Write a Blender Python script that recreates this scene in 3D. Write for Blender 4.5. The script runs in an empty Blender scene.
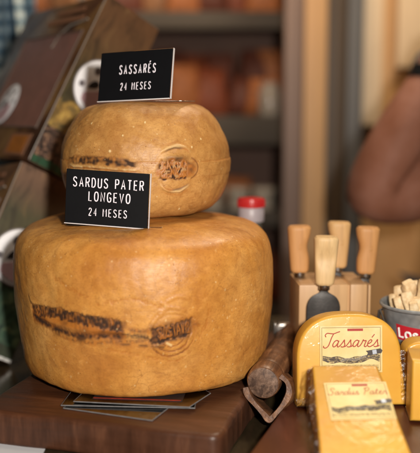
import bpy, bmesh, math, random
import numpy as np
from mathutils import Matrix, Vector, Euler, Quaternion

random.seed(7)
S = bpy.context.scene
COL = S.collection
PI = math.pi

# ------------------------------------------------------------------ camera, light, exposure
cam = bpy.data.cameras.new('camera')
cam.sensor_fit = 'HORIZONTAL'; cam.sensor_width = 36.0
cam.lens = 36.0 * 877.0 / 420.0
cam.clip_start = 0.05; cam.clip_end = 50
cam.dof.use_dof = True; cam.dof.focus_distance = 1.03; cam.dof.aperture_fstop = 2.9
camo = bpy.data.objects.new('camera', cam); COL.objects.link(camo)
camo.location = (0.083, -1.1, 0.34)
camo.rotation_euler = (math.radians(90 - 8.2), 0, 0)
S.camera = camo

W = bpy.data.worlds.new('World'); S.world = W; W.use_nodes = True
bg = W.node_tree.nodes['Background']
bg.inputs[0].default_value = (0.62, 0.50, 0.40, 1); bg.inputs[1].default_value = 0.04

def area(name, loc, target, size, power, col, sy=None):
    l = bpy.data.lights.new(name, 'AREA'); l.energy = power; l.size = size; l.color = col
    if sy: l.shape = 'RECTANGLE'; l.size_y = sy
    o = bpy.data.objects.new(name, l); COL.objects.link(o); o.location = loc
    o.rotation_euler = (Vector(target) - Vector(loc)).to_track_quat('-Z', 'Y').to_euler()
    return o
area('flash_lamp', (0.215, -1.13, 0.43), (0.10, 0, 0.14), 0.05, 17.5, (1.0, 0.93, 0.84))
area('stall_lamp', (0.18, 0.30, 1.75), (0.10, 0.10, 0.1), 0.5, 7.0, (1.0, 0.83, 0.62))
area('back_lamp', (0.75, 0.75, 1.9), (0.65, 1.4, 0.45), 0.4, 32.0, (1.0, 0.82, 0.60))
area('shelf_fill', (0.0, 0.9, 0.75), (0.05, 1.7, 0.2), 0.5, 3.0, (1.0, 0.66, 0.40))  # added fill without a visible source, brightens the dark shelf
S.view_settings.view_transform = 'Standard'; S.view_settings.look = 'None'
S.view_settings.exposure = 0.0; S.view_settings.gamma = 1.0
S.view_settings.use_curve_mapping = False

# ------------------------------------------------------------------ materials
class NT:
    def __init__(s, name):
        s.m = bpy.data.materials.new(name); s.m.use_nodes = True
        s.t = s.m.node_tree; s.n = s.t.nodes; s.b = s.n['Principled BSDF']; s.out = s.n['Material Output']
    def new(s, k, **kw):
        x = s.n.new(k)
        for a, v in kw.items(): setattr(x, a, v)
        return x
    def link(s, a, b): s.t.links.new(a, b)
    def coord(s, scale=(1, 1, 1), out='Object', rot=(0, 0, 0), loc=(0, 0, 0)):
        c = s.new('ShaderNodeTexCoord'); m = s.new('ShaderNodeMapping')
        m.inputs['Scale'].default_value = scale; m.inputs['Rotation'].default_value = rot; m.inputs['Location'].default_value = loc
        s.link(c.outputs[out], m.inputs[0]); return m.outputs[0]
    def noise(s, vec, scale, detail=4, rough=0.55, dist=0):
        x = s.new('ShaderNodeTexNoise'); s.link(vec, x.inputs['Vector'])
        x.inputs['Scale'].default_value = scale; x.inputs['Detail'].default_value = detail
        x.inputs['Roughness'].default_value = rough; x.inputs['Distortion'].default_value = dist
        return x.outputs['Fac']
    def ramp(s, fac, stops, interp='LINEAR'):
        r = s.new('ShaderNodeValToRGB'); s.link(fac, r.inputs[0]); e = r.color_ramp.elements
        r.color_ramp.interpolation = interp
        while len(e) < len(stops): e.new(0.5)
        for i, (p, c) in enumerate(stops):
            e[i].position = p; e[i].color = (c[0], c[1], c[2], 1) if hasattr(c, '__len__') else (c, c, c, 1)
        return r.outputs[0]
    def mix(s, fac, a, b, mode='MIX'):
        x = s.new('ShaderNodeMix', data_type='RGBA', blend_type=mode)
        for v, sock in ((fac, x.inputs[0]), (a, x.inputs[6]), (b, x.inputs[7])):
            if isinstance(v, (int, float)): sock.default_value = v
            elif isinstance(v, tuple): sock.default_value = (*v, 1)
            else: s.link(v, sock)
        return x.outputs[2]
    def math(s, op, a, b=0.0):
        x = s.new('ShaderNodeMath', operation=op)
        for v, sock in ((a, x.inputs[0]), (b, x.inputs[1])):
            if isinstance(v, (int, float)): sock.default_value = v
            else: s.link(v, sock)
        return x.outputs[0]
    def color(s, c):
        if isinstance(c, tuple): s.b.inputs['Base Color'].default_value = (*c, 1)
        else: s.link(c, s.b.inputs['Base Color'])
    def rough(s, r):
        if isinstance(r, (int, float)): s.b.inputs['Roughness'].default_value = r
        else: s.link(r, s.b.inputs['Roughness'])
    def bump(s, h, strength=0.3, dist=0.002):
        b = s.new('ShaderNodeBump'); b.inputs['Strength'].default_value = strength; b.inputs['Distance'].default_value = dist
        s.link(h, b.inputs['Height']); s.link(b.outputs[0], s.b.inputs['Normal'])
    def set(s, **kw):
        for k, v in kw.items(): s.b.inputs[k.replace('_', ' ')].default_value = v

def simple(name, c, rough=0.5, var=0.15, scale=60, bump=0.0, metal=0, spec=0.5):
    q = NT(name); v = q.coord()
    n = q.noise(v, scale)
    q.color(q.mix(n, tuple(x * (1 - var) for x in c), tuple(min(1, x * (1 + var)) for x in c)))
    q.rough(rough); q.set(Metallic=metal)
    q.b.inputs['Specular IOR Level'].default_value = spec
    if bump: q.bump(q.noise(v, scale * 4), bump, 0.001)
    return q.m

def wood(name, dark, light, axis=0, scale=40, stretch=0.08, rough=0.45, bump=0.25, ring=0.0, coat=0.0):
    q = NT(name); sc = [1, 1, 1]; sc[axis] = stretch
    v = q.coord(tuple(sc))
    n1 = q.noise(v, scale, 6, 0.6, 0.6); n2 = q.noise(v, scale * 4, 4, 0.6)
    big = q.noise(q.coord(), 9, 3)
    c = q.ramp(n1, [(0.3, dark), (0.55, tuple((a + b) / 2 for a, b in zip(dark, light))), (0.72, light)])
    c = q.mix(q.ramp(n2, [(0.4, 0.0), (0.75, 0.45)]), c, tuple(x * 0.55 for x in dark))
    c = q.mix(q.ramp(big, [(0.35, 0.0), (0.7, 0.45)]), c, dark)
    q.color(c); q.rough(rough); q.bump(n2, bump, 0.0008)
    q.b.inputs['Coat Weight'].default_value = coat; q.b.inputs['Coat Roughness'].default_value = 0.2
    return q.m

def clear_film(name, tint=(1, 1, 1), rough=0.08, gain=1.0, base=0.03, bump=0.0, bscale=60):
    q = NT(name); q.n.remove(q.b)
    tr = q.new('ShaderNodeBsdfTransparent'); tr.inputs[0].default_value = (*tint, 1)
    gl = q.new('ShaderNodeBsdfGlossy'); gl.inputs['Roughness'].default_value = rough; gl.inputs[0].default_value = (1, 1, 1, 1)
    fr = q.new('ShaderNodeFresnel'); fr.inputs[0].default_value = 1.45
    if bump:
        b = q.new('ShaderNodeBump'); b.inputs['Strength'].default_value = bump; b.inputs['Distance'].default_value = 0.003
        v = q.coord(); h = q.noise(v, bscale, 3, 0.55, 1.5); q.link(h, b.inputs['Height'])
        q.link(b.outputs[0], gl.inputs['Normal']); q.link(b.outputs[0], fr.inputs['Normal'])
    f = q.math('ADD', q.math('MULTIPLY', fr.outputs[0], gain), base)
    mx = q.new('ShaderNodeMixShader'); q.link(f, mx.inputs[0]); q.link(tr.outputs[0], mx.inputs[1]); q.link(gl.outputs[0], mx.inputs[2])
    q.link(mx.outputs[0], q.out.inputs['Surface'])
    return q.m

# ------------------------------------------------------------------ mesh builder
class MB:
    def __init__(s): s.v = []; s.f = []; s.sm = []
    def add(s, vs, fs, smooth=False):
        o = len(s.v); s.v += [tuple(p) for p in vs]; s.f += [tuple(i + o for i in f) for f in fs]; s.sm += [smooth] * len(fs)
        return s
    def loft(s, rings, caps=(True, True), smooth=True, closed=True):
        n = len(rings[0]); vs = [p for r in rings for p in r]; fs = []
        for i in range(len(rings) - 1):
            for j in range(n if closed else n - 1):
                k = (j + 1) % n; fs.append((i * n + j, i * n + k, (i + 1) * n + k, (i + 1) * n + j))
        s.add(vs, fs, smooth); o = len(s.v) - len(vs)
        if caps[0]: s.f.append(tuple(o + j for j in reversed(range(n)))); s.sm.append(False)
        if caps[1]: s.f.append(tuple(o + (len(rings) - 1) * n + j for j in range(n))); s.sm.append(False)
        return s
    def lathe(s, prof, n=48, c=(0, 0, 0), caps=(True, True)):
        rings = [[(c[0] + r * math.cos(2 * PI * j / n), c[1] + r * math.sin(2 * PI * j / n), c[2] + z) for j in range(n)] for r, z in prof]
        return s.loft(rings, caps)
    def tube(s, pts, r, n=8, flat=None, up=None):
        """round tube along points; flat=(normal, factor) squashes it along normal"""
        pts = [Vector(p) for p in pts]; N = len(pts); rr = r if hasattr(r, '__len__') else [r] * N
        rings = []
        for i, p in enumerate(pts):
            t = (pts[min(i + 1, N - 1)] - pts[max(i - 1, 0)])
            if t.length < 1e-9: t = Vector((1, 0, 0))
            t.normalize()
            a = Vector(flat[0]) if flat else (Vector((0, 0, 1)) if abs(t.z) < 0.9 else Vector((1, 0, 0)))
            b = t.cross(a).normalized(); a = b.cross(t).normalized(); k = flat[1] if flat else 1.0
            rings.append([p + b * (rr[i] * math.cos(2 * PI * j / n)) + a * (rr[i] * k * math.sin(2 * PI * j / n)) for j in range(n)])
        return s.loft(rings)
    def box(s, lo, hi, bevel=0.0, seg=2, M=None):
        bm = bmesh.new(); bmesh.ops.create_cube(bm, size=1)
        for v in bm.verts:
            v.co = Vector([(lo[i] + hi[i]) / 2 + v.co[i] * (hi[i] - lo[i]) for i in range(3)])
        if bevel: bmesh.ops.bevel(bm, geom=bm.edges[:] + bm.verts[:], offset=bevel, segments=seg, profile=0.6, affect='EDGES')
        if M is not None: bm.transform(M)
        return s.bm(bm, bevel > 0)
    def bm(s, bm, smooth=False):
        bm.verts.ensure_lookup_table(); bm.normal_update()
        s.add([v.co[:] for v in bm.verts], [[v.index for v in f.verts] for f in bm.faces], smooth); bm.free(); return s
    def prism(s, outline, axis_a, axis_b, depth_vec, o=(0, 0, 0), bevel=0.0, seg=3):
        a, b, d, o = Vector(axis_a), Vector(axis_b), Vector(depth_vec), Vector(o)
        bm = bmesh.new()
        v1 = [bm.verts.new(o + a * x + b * y) for x, y in outline]; v2 = [bm.verts.new(o + a * x + b * y + d) for x, y in outline]
        n = len(outline); bm.faces.new(v1); bm.faces.new(list(reversed(v2)))
        for i in range(n): bm.faces.new((v1[(i + 1) % n], v1[i], v2[i], v2[(i + 1) % n]))
        bmesh.ops.recalc_face_normals(bm, faces=bm.faces[:])
        if bevel:
            es = [e for e in bm.edges if (e.verts[0] in v1) == (e.verts[1] in v1)]
            bmesh.ops.bevel(bm, geom=es, offset=bevel, segments=seg, profile=0.5, affect='EDGES')
        return s.bm(bm, bevel > 0)
    def build(s, name, m, parent=None):
        me = bpy.data.meshes.new(name); me.from_pydata(s.v, [], s.f); me.validate(); me.materials.append(m)
        if len(me.polygons) == len(s.sm): me.polygons.foreach_set('use_smooth', s.sm)
        me.update()
        if any(s.sm):
            try: me.set_sharp_from_angle(angle=math.radians(42))
            except Exception: pass
        o = bpy.data.objects.new(name, me); COL.objects.link(o)
        if parent: o.parent = parent
        return o

def tag(o, label=None, cat=None, group=None, kind=None):
    if label: o['label'] = label
    if cat: o['category'] = cat
    if group: o['group'] = group
    if kind: o['kind'] = kind
    return o
def thing(name, label, cat, loc=(0, 0, 0), rot=None, group=None):
    o = bpy.data.objects.new(name, None); COL.objects.link(o); o.empty_display_size = 0.02
    if isinstance(rot, Matrix): o.matrix_world = Matrix.Translation(loc) @ rot.to_4x4()
    else:
        o.location = loc
        if rot: o.rotation_euler = rot
    return tag(o, label, cat, group)
def copy_tree(o, parent=None):
    c = o.copy(); COL.objects.link(c)
    if parent: c.parent = parent
    for ch in list(o.children): copy_tree(ch, c)
    return c

def smooth_line(pts, per=6):
    if len(pts) < 3: return [tuple(p) for p in pts]
    out = []; P = [pts[0]] + list(pts) + [pts[-1]]
    for i in range(1, len(P) - 2):
        p0, p1, p2, p3 = [np.array(P[k], float) for k in (i - 1, i, i + 1, i + 2)]
        for t in np.linspace(0, 1, per, endpoint=False):
            out.append(tuple(0.5 * (2 * p1 + (p2 - p0) * t + (2 * p0 - 5 * p1 + 4 * p2 - p3) * t * t + (3 * p1 - p0 - 3 * p2 + p3) * t ** 3)))
    out.append(tuple(pts[-1])); return out

# ------------------------------------------------------------------ stroke lettering (unit cap height): (advance, [(curved?, points)...])
GL = {
 'S': (.50, [(1, [(.47,.83),(.38,.96),(.24,1),(.08,.94),(.02,.78),(.09,.63),(.25,.52),(.41,.4),(.48,.22),(.4,.05),(.24,0),(.08,.04),(0,.18)])]),
 'A': (.52, [(0, [(0,0),(.26,1),(.52,0)]), (0, [(.09,.33),(.43,.33)])]),
 'R': (.48, [(0, [(0,0),(0,1),(.26,1)]), (1, [(.26,1),(.42,.93),(.46,.76),(.42,.58),(.26,.5)]), (0, [(.26,.5),(0,.5)]), (0, [(.24,.5),(.48,0)])]),
 'D': (.48, [(0, [(.2,0),(0,0),(0,1),(.2,1)]), (1, [(.2,1),(.38,.9),(.47,.65),(.47,.35),(.38,.1),(.2,0)])]),
 'U': (.48, [(0, [(0,1),(0,.3)]), (1, [(0,.3),(.03,.1),(.14,0),(.24,-.01),(.34,0),(.45,.1),(.48,.3)]), (0, [(.48,.3),(.48,1)])]),
 'P': (.46, [(0, [(0,0),(0,1),(.26,1)]), (1, [(.26,1),(.42,.93),(.46,.74),(.42,.55),(.26,.47)]), (0, [(.26,.47),(0,.47)])]),
 'T': (.48, [(0, [(0,1),(.48,1)]), (0, [(.24,1),(.24,0)])]),
 'E': (.42, [(0, [(.42,1),(0,1),(0,0),(.42,0)]), (0, [(0,.52),(.36,.52)])]),
 'É': (.42, [(0, [(.42,1),(0,1),(0,0),(.42,0)]), (0, [(0,.52),(.36,.52)]), (0, [(.14,1.16),(.33,1.36)])]),
 'L': (.40, [(0, [(0,1),(0,0),(.4,0)])]),
 'O': (.50, [(1, [(.25,1),(.08,.92),(0,.68),(0,.32),(.08,.08),(.25,0),(.42,.08),(.5,.32),(.5,.68),(.42,.92),(.25,1)])]),
 'N': (.50, [(0, [(0,0),(0,1),(.5,0),(.5,1)])]),
 'G': (.50, [(1, [(.48,.82),(.4,.96),(.25,1),(.08,.92),(0,.66),(0,.34),(.08,.08),(.25,0),(.42,.05),(.49,.2),(.49,.45)]), (0, [(.49,.45),(.29,.45)])]),
 'V': (.50, [(0, [(0,1),(.25,0),(.5,1)])]),
 'M': (.58, [(0, [(0,0),(0,1),(.29,.42),(.58,1),(.58,0)])]),
 '2': (.46, [(1, [(.02,.78),(.08,.94),(.23,1),(.4,.93),(.44,.75),(.36,.55),(.18,.28),(0,0)]), (0, [(0,0),(.46,0)])]),
 '4': (.46, [(0, [(.34,0),(.34,1),(0,.3),(.46,.3)])]),
 'o': (.46, [(1, [(.23,.7),(.06,.62),(0,.36),(.06,.08),(.23,0),(.4,.08),(.46,.36),(.4,.62),(.23,.7)])]),
 's': (.38, [(1, [(.36,.58),(.26,.69),(.12,.68),(.03,.55),(.1,.41),(.26,.32),(.36,.18),(.28,.03),(.12,0),(0,.1)])]),
 ' ': (.30, []),
}
# slanted brush script
SC = {
 'T': (.50, [(1, [(.02,.72),(-.06,.86),(.06,1.0),(.3,.98),(.55,.97),(.8,1.06),(.98,1.12)]), (1, [(.55,.98),(.44,.7),(.36,.35),(.28,.08),(.12,-.06),(-.04,-.02),(-.06,.1)])]),
 'S': (.62, [(1, [(.66,.82),(.62,.98),(.42,1.03),(.26,.86),(.34,.64),(.5,.44),(.46,.14),(.24,-.03),(.02,.06),(-.02,.22)])]),
 'P': (.62, [(1, [(.28,.95),(.2,.5),(.08,-.04)]), (1, [(.08,.8),(.24,1.0),(.52,1.04),(.66,.86),(.54,.6),(.3,.52)])]),
 'a': (.50, [(1, [(.42,.4),(.3,.48),(.14,.4),(.04,.18),(.1,.02),(.24,.06),(.38,.26),(.45,.46)]), (1, [(.45,.46),(.38,.12),(.44,.0),(.58,.1)])]),
 's': (.40, [(1, [(0,.06),(.16,.3),(.28,.52),(.3,.34),(.36,.14),(.26,0),(.08,.02)]), (1, [(.26,0),(.4,.04),(.48,.1)])]),
 'r': (.42, [(1, [(0,.06),(.12,.3),(.18,.5),(.26,.42),(.4,.44),(.34,.2),(.32,.04),(.42,0),(.5,.08)])]),
 'e': (.40, [(1, [(.06,.2),(.24,.28),(.34,.42),(.24,.5),(.1,.36),(.06,.12),(.18,0),(.32,.02),(.46,.12)])]),
 'é': (.40, [(1, [(.06,.2),(.24,.28),(.34,.42),(.24,.5),(.1,.36),(.06,.12),(.18,0),(.32,.02),(.46,.12)]), (0, [(.3,.66),(.46,.9)])]),
 'd': (.50, [(1, [(.42,.4),(.3,.48),(.14,.4),(.04,.18),(.1,.02),(.24,.06),(.38,.26),(.45,.46)]), (1, [(.6,1.0),(.48,.5),(.38,.12),(.44,0),(.58,.1)])]),
 'u': (.50, [(1, [(.02,.1),(.14,.46),(.08,.14),(.16,0),(.3,.1),(.44,.46)]), (1, [(.44,.46),(.38,.12),(.44,0),(.58,.1)])]),
 't': (.34, [(1, [(0,.08),(.2,.5),(.28,.85),(.16,.3),(.18,.02),(.34,.08)]), (0, [(.06,.56),(.4,.6)])]),
 ' ': (.40, []),
}
def strokes(text, h, font=GL, track=.2, cond=1.0, slant=0.0):
    x = 0; out = []
    for ch in text:
        w, st = font[ch]
        for curved, pts in st:
            q = smooth_line(pts, 4) if curved else pts
            out.append([((x + px * cond + slant * py) * h, py * h) for px, py in q])
        x += w * cond + track
    return out, (x - track) * h
def letter(mb, text, h, center, r, to3d, normal, font=GL, track=.2, cond=1.0, slant=0.0, flat=0.3, left=False):
    st, w = strokes(text, h, font, track, cond, slant)
    for i, line in enumerate(st):
        pts = [to3d(center[0] + px - (0 if left else w / 2), center[1] + py) for px, py in line]
        mb.tube(pts, r * (1 + 0.02 * (i % 3)), 8, flat=(normal, flat))

# ------------------------------------------------------------------ setting: floor, walls, table
def struct(o): o['kind'] = 'structure'; return o
mb = MB(); mb.box((-2.5, -2.5, -1.0), (3.0, 2.2, -0.94))
struct(mb.build('floor', simple('floor_tiles', (0.16, 0.12, 0.09), 0.5, 0.3, 6)))
q = NT('panel_wall'); v = q.coord((1, 1, 0.12))
n = q.noise(v, 14, 5, 0.6, 0.4)
q.color(q.ramp(n, [(0.3, (0.40, 0.20, 0.075)), (0.5, (0.50, 0.28, 0.115)), (0.7, (0.60, 0.36, 0.17))])); q.rough(0.4)
mb = MB(); mb.box((0.52, 1.40, -0.94), (3.0, 1.46, 1.6))
struct(mb.build('wall', q.m))
mb = MB(); mb.box((-2.5, 2.1, -0.94), (0.52, 2.16, 1.6))
struct(mb.build('rear_wall', simple('rear_wall_paint', (0.50, 0.36, 0.24), 0.7, 0.15, 3)))
q = NT('table_varnish'); v = q.coord((1, 0.25, 1))
n = q.noise(v, 26, 6, 0.6, 0.4)
q.color(q.ramp(n, [(0.3, (0.012, 0.008, 0.005)), (0.55, (0.035, 0.024, 0.012)), (0.75, (0.075, 0.055, 0.022))]))
q.rough(q.ramp(q.noise(q.coord(), 18, 4), [(0.3, 0.12), (0.7, 0.32)])); q.bump(n, 0.08, 0.001)
mb = MB(); mb.box((-0.75, -0.55, -0.075), (0.95, 0.42, -0.04), 0.004)
for x in (-0.68, 0.82):
    for y in (-0.48, 0.3): mb.box((x, y, -0.94), (x + 0.06, y + 0.06, -0.076))
struct(mb.build('table', q.m))

# ------------------------------------------------------------------ background: display shelf, posts, strips for light streaks and dark gap, cloth
metal_grey = simple('shelf_metal', (0.06, 0.055, 0.048), 0.4, 0.1, 20)
shelf = thing('display_shelf', 'tall blurred grey display shelf stocked with packs behind the cheeses', 'shelf', (0, 1.5, -0.94))
mb = MB(); mb.box((-0.55, 0.45, 0), (0.33, 0.48, 2.2)); mb.build('back_panel', simple('shelf_back', (0.13, 0.055, 0.03), 0.6, 0.3, 8), shelf)
for z in (0.25, 0.62, 0.935, 1.215, 1.515, 1.85):
    mb = MB(); mb.box((-0.55, 0.03, z), (0.33, 0.449, z + 0.012), 0.002); sh = mb.build('shelf_board', metal_grey, shelf)
    mb = MB(); h = 0.085 if abs(z - 1.215) < .01 else 0.05
    mb.box((-0.55, 0.0, z - h + 0.02), (0.33, 0.028, z + 0.02), 0.003)
    mb.build('price_rail', simple('price_rail_paint', (0.050, 0.042, 0.033), 0.7, 0.1, 8), sh)
for x in (-0.585, 0.332):
    mb = MB(); mb.box((x, 0.0, 0), (x + 0.03, 0.48, 2.2), 0.002); mb.build('side_panel', simple('shelf_side', (0.30, 0.22, 0.16), 0.5, 0.1, 5), shelf)

def pack_mesh(col, name):
    mb = MB(); rings = []
    for k in range(9):
        t = k / 8; zz = t * 0.15; d = 0.008 + 0.03 * math.sin(PI * t) ** 0.6; w = 0.05 + 0.006 * math.sin(3 * t + 1)
        rings.append([(w * math.copysign(abs(math.cos(a)) ** 0.6, math.cos(a)), d * math.copysign(abs(math.sin(a)) ** 0.7, math.sin(a)), zz) for a in [2 * PI * j / 20 for j in range(20)]])
    mb.loft(rings); o = mb.build('meat_pack', simple(name, tuple(k_ * .8 for k_ in col), 0.6, 0.7, 45), None)
    return o
PC = [((0.30, 0.075, 0.03), 'cured_meat_red'), ((0.48, 0.17, 0.055), 'cured_meat_orange'), ((0.16, 0.045, 0.025), 'cured_meat_dark'), ((0.46, 0.23, 0.11), 'cured_meat_tan')]
PL = ['blurred red pack of cured meat on the display shelf', 'blurred orange pack of cured meat on the display shelf',
      'blurred dark pack of cured meat on the display shelf', 'blurred tan pack of cured meat on the display shelf']
protos = [pack_mesh(c, n_) for c, n_ in PC]; used = set()
def put_pack(kind, loc, rz, sc):
    o = protos[kind]
    if kind in used: o = o.copy(); COL.objects.link(o)
    used.add(kind)
    o.location = loc; o.rotation_euler = (random.uniform(-.15, .1), random.uniform(-.12, .12), rz); o.scale = (1, 1, sc)
    tag(o, PL[kind], 'pack', 'packs of meat on the display shelf')
for zi, z in enumerate((0.637, 0.952, 1.232, 1.532)):
    zz = 1.5 * 0 + z - 0.94
    for k in range(9):
        x = -0.42 + k * 0.085 + random.uniform(-.015, .015)
        if x > 0.27: continue
        if zi in (2, 3): put_pack(random.choice([0, 2, 2, 1]), (x + .03, 1.5 + random.uniform(.27, .33), zz), random.uniform(-.25, .25), random.uniform(1.2, 1.45))
        put_pack(random.choice([0, 0, 1, 2, 3] if zi != 1 else [1, 3, 2, 1]), (x, 1.5 + random.uniform(.12, .2), zz), random.uniform(-.25, .25), random.uniform(.75, 1.05) if zi != 1 else random.uniform(.5, .8))
# white tubs on the middle shelf
tubm = simple('tub_white', (0.42, 0.38, 0.32), 0.4, 0.08, 20)
mb = MB(); mb.lathe([(0.03, 0), (0.034, 0.05), (0.036, 0.052), (0.036, 0.06), (0.0355, 0.064), (0.0, 0.065)], 32, caps=(True, False))
tub = mb.build('tub', tubm)
for i, x in enumerate((0.09, 0.17, 0.245)):
    o = tub if i == 0 else tub.copy()
    if i: COL.objects.link(o)
    o.location = (x, 1.56, 0.952 - 0.94 + 0.001); tag(o, 'blurred pale tub on the middle shelf beside the small cheese', 'tub', 'pale tubs on the middle shelf')
# glass sphere-like jar giving a glint on the upper shelf
mb = MB(); mb.lathe([(0.0, 0), (0.03, 0.0), (0.034, 0.01), (0.034, 0.07), (0.026, 0.085), (0.026, 0.1), (0, 0.1)], 32, caps=(False, False))
o = mb.build('glass_jar', simple('jar_grey', (0.30, 0.28, 0.25), 0.1, 0.1, 20)); o.location = (0.262, 1.56, 1.193 - 0.94 + 0.11)
o.location = (0.262, 1.56, 0.2925)
tag(o, 'blurred grey glass jar among the meat packs at the right of the shelf', 'jar')

def post(name, x0, x1, y0, y1, c, label, cat, rough=.5, z1=1.6, z0=-.94):
    mb = MB(); mb.box((x0, y0, z0), (x1, y1, z1), 0.004)
    o = mb.build(name, wood(name + '_surface', tuple(k * .85 for k in c), c, 2, 30, .05, rough, .1)); tag(o, label, cat); return o
post('door_post', 0.284, 0.334, 1.30, 1.36, (0.17, 0.115, 0.095), 'blurred mauve grey upright post at the right of the shelf', 'post')
post('door_post', 0.337, 0.398, 1.30, 1.36, (0.48, 0.29, 0.135), 'blurred pale tan wooden upright post between grey post and dark gap', 'post')
post('dark_gap_strip', 0.401, 0.455, 1.34, 1.38, (0.070, 0.046, 0.027), 'blurred dark brown strip standing for the dark gap between tan post and blue-grey strip', 'strip')  # dark brown colour stands in for the shaded gap
post('door_jamb', 0.458, 0.502, 1.33, 1.38, (0.105, 0.105, 0.108), 'blurred blue-grey upright strip beside the cream light streaks', 'post')
post('wall_light_streak', 0.505, 0.560, 1.37, 1.395, (0.80, 0.62, 0.42), 'blurred cream strip standing for a light streak on the wall beside the blue-grey strip', 'board', z0=0.27)  # cream colour paints a streak of light on the wall
post('wall_light_streak', 0.600, 0.90, 1.37, 1.395, (0.78, 0.58, 0.36), 'blurred cream strip standing for a light streak on the wall at the right edge above the arm', 'board', z0=0.43)  # second painted light streak, higher up on the wall

# checked cloth
q = NT('gingham'); c = q.new('ShaderNodeUVMap'); sx = q.new('ShaderNodeSeparateXYZ'); q.link(c.outputs[0], sx.inputs[0])
fx = q.math('GREATER_THAN', q.math('FRACT', q.math('MULTIPLY', sx.outputs[0], 15)), 0.5)
fy = q.math('GREATER_THAN', q.math('FRACT', q.math('MULTIPLY', sx.outputs[1], 34)), 0.5)
ff = q.math('MULTIPLY', q.math('ADD', fx, fy), 0.5)
q.color(q.ramp(ff, [(0.1, (0.42, 0.52, 0.56)), (0.5, (0.10, 0.19, 0.27)), (0.9, (0.02, 0.045, 0.085))], 'CONSTANT')); q.rough(0.9)
cl = bpy.data.meshes.new('checked_cloth'); nx, nz = 90, 40; vs = []; uv = []
for j in range(nz + 1):
    for i in range(nx + 1):
        u_, v_ = i / nx, j / nz
        vs.append((-0.72 + 0.42 * u_ + .02 * math.sin(7 * u_ + 4 * v_), 0.95 + 0.025 * math.sin(26 * u_ + 2 * v_) * (1.2 - v_ * .8) + .012 * math.sin(55 * u_ + 1), -0.35 + 1.1 * v_)); uv.append((u_, v_))
fs = [(j * (nx + 1) + i, j * (nx + 1) + i + 1, (j + 1) * (nx + 1) + i + 1, (j + 1) * (nx + 1) + i) for j in range(nz) for i in range(nx)]
cl.from_pydata(vs, [], fs); ul = cl.uv_layers.new(name='UVMap')
for lp in cl.loops: ul.data[lp.index].uv = uv[lp.vertex_index]
cl.materials.append(q.m); cl.polygons.foreach_set('use_smooth', [True] * len(fs))
o = bpy.data.objects.new('checked_cloth', cl); COL.objects.link(o)
md = o.modifiers.new('thick', 'SOLIDIFY'); md.thickness = 0.003
tag(o, 'blue and white checked cloth hanging behind the upper gift box', 'cloth')
mb = MB(); mb.tube([(-0.85, 0.96, 0.76), (-0.2, 0.96, 0.76)], 0.008, 12)
for x in (-0.84, -0.21): mb.tube([(x, 0.96, -0.94), (x, 0.96, 0.768)], 0.009, 12)
tag(mb.build('cloth_rail', metal_grey), 'thin grey metal rail that holds the checked cloth', 'rail')

# ------------------------------------------------------------------ boards
UX, VY = Vector((.958, -.285, 0)), Vector((.285, .958, 0))
def slab_outline(u0, u1, v0, v1, wob, seed, rc):
    rnd = random.Random(seed); pts = []
    def edge(p, q_, n):
        for i in range(n):
            t = i / n; pts.append((p[0] + (q_[0] - p[0]) * t, p[1] + (q_[1] - p[1]) * t))
    edge((u0 + rc, v0), (u1 - rc, v0), 22); 
    for k in range(6): a = -PI / 2 + k * PI / 12; pts.append((u1 - rc + rc * math.cos(a), v0 + rc + rc * math.sin(a)))
    edge((u1, v0 + rc), (u1, v1 - rc), 22)
    for k in range(6): a = k * PI / 12; pts.append((u1 - rc + rc * math.cos(a), v1 - rc + rc * math.sin(a)))
    edge((u1 - rc, v1), (u0 + rc, v1), 16)
    for k in range(6): a = PI / 2 + k * PI / 12; pts.append((u0 + rc + rc * math.cos(a), v1 - rc + rc * math.sin(a)))
    edge((u0, v1 - rc), (u0, v0 + rc), 16)
    for k in range(6): a = PI + k * PI / 12; pts.append((u0 + rc + rc * math.cos(a), v0 + rc + rc * math.sin(a)))
    ph = [rnd.uniform(0, 6) for _ in range(4)]
    return [(x + wob * (math.sin(31 * y + ph[0]) + .5 * math.sin(77 * y + ph[1])), y + wob * (math.sin(27 * x + ph[2]) + .5 * math.sin(83 * x + ph[3]))) for x, y in pts]
q = NT('walnut_board')
v = q.coord((1, 1, 1), rot=(0, 0, math.radians(16.5)))
st = q.new('ShaderNodeMapping'); st.inputs['Scale'].default_value = (0.12, 1, 1); q.link(v, st.inputs[0])
n1 = q.noise(st.outputs[0], 42, 6, 0.6, 0.7); n2 = q.noise(st.outputs[0], 170, 4, 0.6)
big = q.noise(v, 11, 4, 0.6, 0.5)
stz = q.new('ShaderNodeMapping'); stz.inputs['Scale'].default_value = (1, 1, 0.14); q.link(v, stz.inputs[0])
n3 = q.noise(stz.outputs[0], 75, 5, 0.65, 0.3)
c = q.ramp(n1, [(0.28, (0.040, 0.014, 0.006)), (0.5, (0.090, 0.030, 0.011)), (0.72, (0.155, 0.058, 0.022))])
c = q.mix(q.ramp(n2, [(0.45, 0.0), (0.75, 0.5)]), c, (0.035, 0.014, 0.007))
c = q.mix(q.ramp(big, [(0.4, 0.0), (0.68, 0.7)]), c, (0.055, 0.021, 0.010))
geo = q.new('ShaderNodeNewGeometry'); sz = q.new('ShaderNodeSeparateXYZ'); q.link(geo.outputs['True Normal'], sz.inputs[0])
side = q.math('SUBTRACT', 1.0, q.math('ABSOLUTE', sz.outputs[2]))
c = q.mix(q.math('MULTIPLY', side, 0.75), c, q.ramp(n3, [(0.3, (0.028, 0.011, 0.006)), (0.55, (0.075, 0.030, 0.016)), (0.75, (0.15, 0.062, 0.031))]))
q.color(c); q.b.inputs['Specular IOR Level'].default_value = .32; q.rough(q.ramp(n1, [(0.3, 0.34), (0.7, 0.52)])); q.bump(q.math('ADD', n3, n2), 0.35, 0.0012)
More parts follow.
